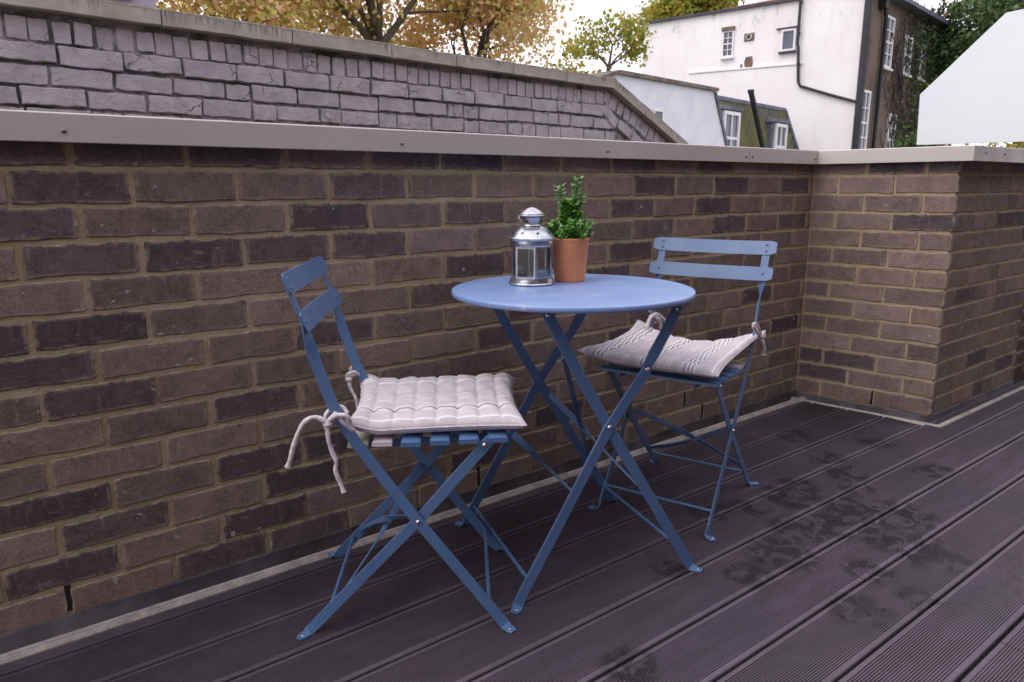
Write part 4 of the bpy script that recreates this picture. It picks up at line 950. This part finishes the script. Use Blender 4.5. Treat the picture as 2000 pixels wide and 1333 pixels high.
# local x away to the right, facade y=0 facing -y
MB().box(.03, 13, .0, 8, -6.5, 9.02).build('wall', M['sooty'], BH)
rf = MB().prism([(-.2, 9.02), (13.2, 9.02), (13.2, 9.2), (-.2, 9.2)], -.55, 8.4).build('roof', M['slatedark'], BH)
MB().prism([(2.2, 9.2), (12.5, 9.2), (12.5, 9.6), (2.2, 9.9)], .3, 8).build('roof_slope', simple('red_tiles', (.36, .15, .12), .85, 0, .25, 1.5, .3), rf)
for (x0, x1, z0, z1, c_, r_) in ((.25, 1.25, 2.3, 5.05, 2, 4), (2.35, 3.45, 6.2, 8.4, 2, 4), (4.0, 5.0, 1.9, 4.3, 2, 4), (5.3, 6.25, 6.2, 7.95, 2, 4), (7.7, 8.5, 6.2, 7.85, 2, 4)):
    window(BH, x0, x1, z0, z1, 0.0, c_, r_, True, .11, .10, -1)
MB().tube([(1.55, -.15, 12), (1.55, -.15, 8.9), (2.05, -.15, 8.2), (2.05, -.15, -3)], .09, 10).build('drainpipe', M['pipe'], BH, True)
MB().box(1.35, 1.75, -.32, -.02, 8.5, 9.0).build('hopper', M['pipe'], BH)
cr_ = random.Random(17); tw = MB()
for i in range(420):
    x = 3.2 + 9*cr_.random()**.8; z = cr_.uniform(1.5, 8.6); p = Vector((x, -.06, z)); P = [p]; d = Vector((cr_.uniform(-.8, .8), 0, 1)).normalized()
    for k_ in range(7): d = (d + Vector((cr_.uniform(-.6, .6), 0, cr_.uniform(-.5, .5)))).normalized(); p = p + d*.26; p.y = -cr_.uniform(.03, .16); P.append(p.copy())
    tw.tube(P, [.028-.003*j for j in range(len(P))], 3, False)
o = tw.build('creeper_stems', M['twig'], None); o.location = BH.location; o.rotation_euler = BH.rotation_euler; tag(o, 'bare leafless creeper climbing over the sooty brick house', 'creeper', kind='stuff')
iv, ivf = [], []
for i in range(9000):
    x = cr_.uniform(4.2, 12.8); z = cr_.uniform(-1, 8.9)
    if cr_.random() > (x-4.2)/7 + (.25 if z < 4 else 0): continue
    p = Vector((x, -cr_.uniform(.05, .35), z)); L = cr_.uniform(.07, .15); a_, b_ = rdir(cr_)*L, rdir(cr_)*L*.6; k_ = len(iv); iv += [p, p+a_+b_, p+a_*1.6, p+a_-b_]; ivf.append((k_, k_+1, k_+2, k_+3))
o = add('ivy', iv, ivf, M['evergreen'], None); o.location = BH.location; o.rotation_euler = BH.rotation_euler; tag(o, 'dark ivy leaves covering the far right part of the brick house', 'ivy', kind='stuff')

GA = Vector((17.66, 14.05, 0)); gang = math.atan2(.17, .985)
GH = empty('white_gable_house', GA, gang); tag(GH, 'low white painted gable end with dark sloping coping, left of the mossy slate roof', 'building')
MB().prism([(-6.6, -6), (1.9, -6), (1.24, 2.1), (.04, 4.04), (-5.6, 4.0), (-6.6, 3.7)], 0, 6).build('wall', M['whitebrick'], GH)
MB().prism([(-6.7, 3.66), (-5.62, 3.99), (.18, 4.045), (.20, 4.15), (-5.6, 4.10), (-6.7, 3.78)], -.12, 6).build('coping', simple('tile_coping', (.16, .13, .11), .9, 0, .3, 2, .3), GH)
MB().prism([(.04, 4.02), (.17, 4.03), (1.42, 2.05), (2.1, -1), (1.95, -1), (1.26, 2.05)], -.06, .2).build('verge', M['slatedark'], GH)
window(GH, -3.70, -3.12, 2.35, 3.22, 0, 1, 1, False, .07, .05, -1)
MS = empty('mansard_house', Vector((20.41, 15.38, 0)), gang); tag(MS, 'mossy green slate mansard roof with two white dormer windows, beneath the white house', 'building')
MB().prism([(-1.6, -6), (9, -6), (9, 1.2), (-1.6, 1.2)], .4, 6).build('wall', M['whitebrick'], MS)
# sloping slate face: bottom (z 1.2, y 0) to top (z 4.12, y 1.0)
def slp(x, z, o_=0): return (x, (z-1.2)/2.92*.42 - o_, z)
MB().add([slp(-1.3, 1.2), slp(7.9, 1.2), slp(5.95, 4.12), slp(-1.3, 4.12), (7.9, 6, 1.2), (5.95, 6, 4.12), (-1.3, 6, 4.12), (-1.3, 6, 1.2)],
         [(0, 1, 2, 3), (1, 4, 5, 2), (3, 2, 5, 6), (0, 3, 6, 7), (7, 6, 5, 4), (0, 7, 4, 1)]).build('roof', M['slatedark'], MS)
sm = MB().box(-.235, .235, -.035, 0, 0, .40); som = sm.build('slate', M['slate'], MS); sme = som.data; bpy.data.objects.remove(som)
rs = random.Random(2)
for j in range(9):
    z = 1.25 + j*.31; xr = lerp(7.7, 5.9, (z-1.2)/2.92); x = -1.0 + (.25 if j % 2 else 0)
    while x < xr-.1:
        inst('slate', sme, MS, (x, (z-1.2)/2.92*.42-.012-rs.uniform(0, .015), z), (-.143+.04, 0, rs.uniform(-.01, .01)), (1, 1, 1)); x += .5
MB().add([slp(-1.4, 4.10, .1), slp(5.98, 4.10, .1), slp(5.98, 4.24, .1), slp(-1.4, 4.24, .1), (5.98, 1.3, 4.10), (-1.4, 1.3, 4.1), (5.98, 1.3, 4.24), (-1.4, 1.3, 4.24)], [(0, 1, 2, 3), (3, 2, 6, 7), (0, 5, 4, 1), (1, 4, 6, 2), (0, 3, 7, 5)]).build('ridge', M['slatedark'], MS)
MB().tube([(7.92, -.06, 1.15), (7.2, .12, 2.3), (5.95, .42-.04, 4.14)], .11, 8).build('hip', M['slatedark'], MS, True)
for (x0, x1, z0, z1) in ((-.50, .80, 1.75, 3.66), (4.15, 5.28, 1.62, 3.48)):
    dm = MB(); dm.box(x0-.20, x1+.14, .0, .6, z0-.1, z1+.05); dm.prism([(x0-.30, z1+.05), (x1+.26, z1+.05), (x1+.22, z1+.19), (x0-.26, z1+.19)], -.10, .6); D_ = dm.build('dormer', M['slatedark'], MS)
    window(MS, x0, x1, z0, z1, -.005, 2, 2, True, .13, .09, -1)
vp = MB().tube([(3.25, -.35, 1.2), (1.62, -.05, 4.5)], .105, 10).build('vent_pipe', M['pipe'], MS, True)
MB().lathe([(.0, .08), (.12, .07), (.13, 0), (.11, -.06)], 12, (1.62, -.05, 4.5)).build('pipe_cap', M['pipe'], MS, True)

# white screen at the far right, a clad panel with a sloping corner on steel posts
SC = empty('white_screen', (3.0, 0, 0)); tag(SC, 'large plain white screen panel with a slanting corner, beyond the pier at the right edge', 'screen')
s = NT('satin_white_panel'); g = s.geo('Position')
s.set(Base_Color=s.mix(s.ramp(s.noise(g, 1.5, 3), .3, .7), (.76, .82, .85), (.80, .855, .88)), Roughness=.35); M['panel'] = s.m
v = []; pl_ = [(.905, 1.26), (.920, 1.633), (.405, 2.125), (.298, 2.13), (-2.2, 2.20), (-2.2, 1.24), (.40, 1.252)]
n = len(pl_); v = [(0, y, z) for y, z in pl_] + [(.04, y, z) for y, z in pl_]
MB().add(v, [tuple(range(n)), tuple(range(n, 2*n))[::-1]] + [(i, (i+1) % n, n+(i+1) % n, n+i) for i in range(n)]).build('panel', M['panel'], SC)
for y in (.75, -.6, -1.9): MB().box(.045, .105, y-.03, y+.03, -6, 1.7).build('post', M['coping'], SC)

# ------------------------------------------------------------------ trees
def limb(mb_, rg, p, d, L, r0, depth, tips, spread=.75):
    n = 5; P = [p]; R = [r0]
    for i in range(n): d = (d + rdir(rg)*.13).normalized(); p = p + d*(L/n); P.append(p.copy()); R.append(r0*(1-.45*(i+1)/n))
    mb_.tube(P, R, 6 if r0 > .04 else 4, False)
    if depth <= 1: tips += [q_.copy() for q_ in P[1:]]
    if depth == 0: return
    k = rg.choice((2, 3, 3))
    for i in range(k+1):
        st = P[-1] if i < k else P[3]
        nd = (d + rdir(rg)*spread + Vector((0, 0, .1))).normalized(); limb(mb_, rg, st, nd, L*rg.uniform(.62, .8), R[-1]*rg.uniform(.6, .8), depth-1, tips, spread)
def tree(name, label, base, h_trunk, first, depth, r0, leafm, n_leaf, size, clump, seed, group=None, barkm='bark', spread=.75, cat='tree', squash=1.0, zmin=-99, lean=(0, 0, 1)):
    rg = random.Random(seed); R = empty(name, base); tag(R, label, cat, group)
    tk = MB(); tips = []; d = Vector(lean).normalized(); P = [Vector((0, 0, 0)), d*h_trunk*.5, d*h_trunk]; tk.tube(P, [r0*1.3, r0*1.1, r0], 10, False)
    br = MB()
    for i in range(4):
        a = i*PI/2 + rg.uniform(-.4, .4); nd = Vector((math.cos(a)*.7, math.sin(a)*.7, rg.uniform(.5, 1.1))).normalized(); limb(br, rg, P[-1], nd, first*rg.uniform(.8, 1.1), r0*.55, depth, tips, spread)
    limb(br, rg, P[-1], Vector((0, 0, 1)), first, r0*.8, depth, tips, spread)
    tk.build('trunk', M[barkm], R, True); br.build('branches', M[barkm], R, True)
    lf_ = MB(); vs = []; fs = []
    for i in range(n_leaf):
        t_ = rg.choice(tips); p = t_ + rdir(rg)*clump*rg.random()**.7
        if p.z + base[2] < zmin: continue
        L = size*rg.uniform(.6, 1.25); n_ = rdir(rg); d = rdir(rg); sd_ = d.cross(n_)
        if sd_.length < .1: continue
        sd_.normalize(); b = len(vs); nn_ = sd_.cross(d)
        vs += [p, p + d*L*.45 + sd_*L*.48 + nn_*L*.1, p + d*L, p + d*L*.45 - sd_*L*.48 + nn_*L*.1]; fs += [(b, b+1, b+2), (b, b+2, b+3)]
    o = add('foliage', vs, fs, M[leafm], R); tag(o, kind='stuff'); return R
G_ = 'autumn trees behind the painted wall'
tree('plane_tree', 'autumn plane tree with golden orange leaves and visible trunk fork, behind the painted wall', (4.95, 13.4, -6), 9.9, 1.75, 4, .17, 'autumn', 16000, .12, .9, 5, G_, spread=.9)
tree('plane_tree', 'dense brown and gold autumn tree at the left, rising over the painted wall coping', (1.9, 14.2, -6), 9.0, 1.75, 4, .15, 'autumn', 32000, .12, .9, 12, G_, spread=.95)
tree('plane_tree', 'orange and rust leaved autumn tree left of the gap of white sky', (7.5, 13.2, -6), 9.3, 1.25, 4, .13, 'autumn_brown', 15000, .115, .85, 23, G_, spread=.85)
tree('slender_tree', 'small sparse yellow green tree against the sky, left of the white house', (18.25, 19.55, -6), 11.5, .85, 3, .09, 'yellowgreen', 1300, .17, .42, 31, spread=.8)
tree('garden_tree', 'low golden green bushy tree above the end of the painted wall', (17.0, 19.9, -6), 9.4, .7, 3, .12, 'goldleaf', 5200, .16, .6, 37, spread=1.0)
tree('bare_tree', 'pinkish twiggy half bare tree between the autumn trees and the white house', (15.2, 19.2, -6), 9.6, .75, 5, .06, 'goldleaf', 600, .13, .4, 41, barkm='pinktwig', spread=.9)
tree('yellow_tree', 'yellow green tree crown showing over the roof of the white house', (33.5, 28.0, -6), 14.6, 1.7, 4, .22, 'yellowgreen', 12000, .22, .7, 43, spread=.9)
tree('evergreen_tree', 'dark green evergreen tree crown above the white screen at the top right', (40.5, 12.4, -6), 12.5, 1.9, 4, .3, 'evergreen', 34000, .24, .9, 47, spread=1.0)
tree('evergreen_shrub', 'dark green shrub in the gap between the brick house and the white screen', (25.6, 10.75, -6), 7.6, .45, 3, .1, 'evergreen', 5000, .13, .4, 53, spread=1.0, cat='shrub')
tree('golden_shrub', 'yellow leaved shrub peeping along the slanting edge of the white screen', (26.5, 10.1, -6), 9.4, .6, 3, .08, 'goldleaf', 3000, .13, .4, 59, spread=.9, cat='shrub')
tree('garden_shrub', 'green and yellow shrub visible under the white screen above the coping', (9.2, 1.6, -6), 6.3, .6, 3, .06, 'goldleaf', 9000, .09, .5, 61, spread=1.0, cat='shrub')
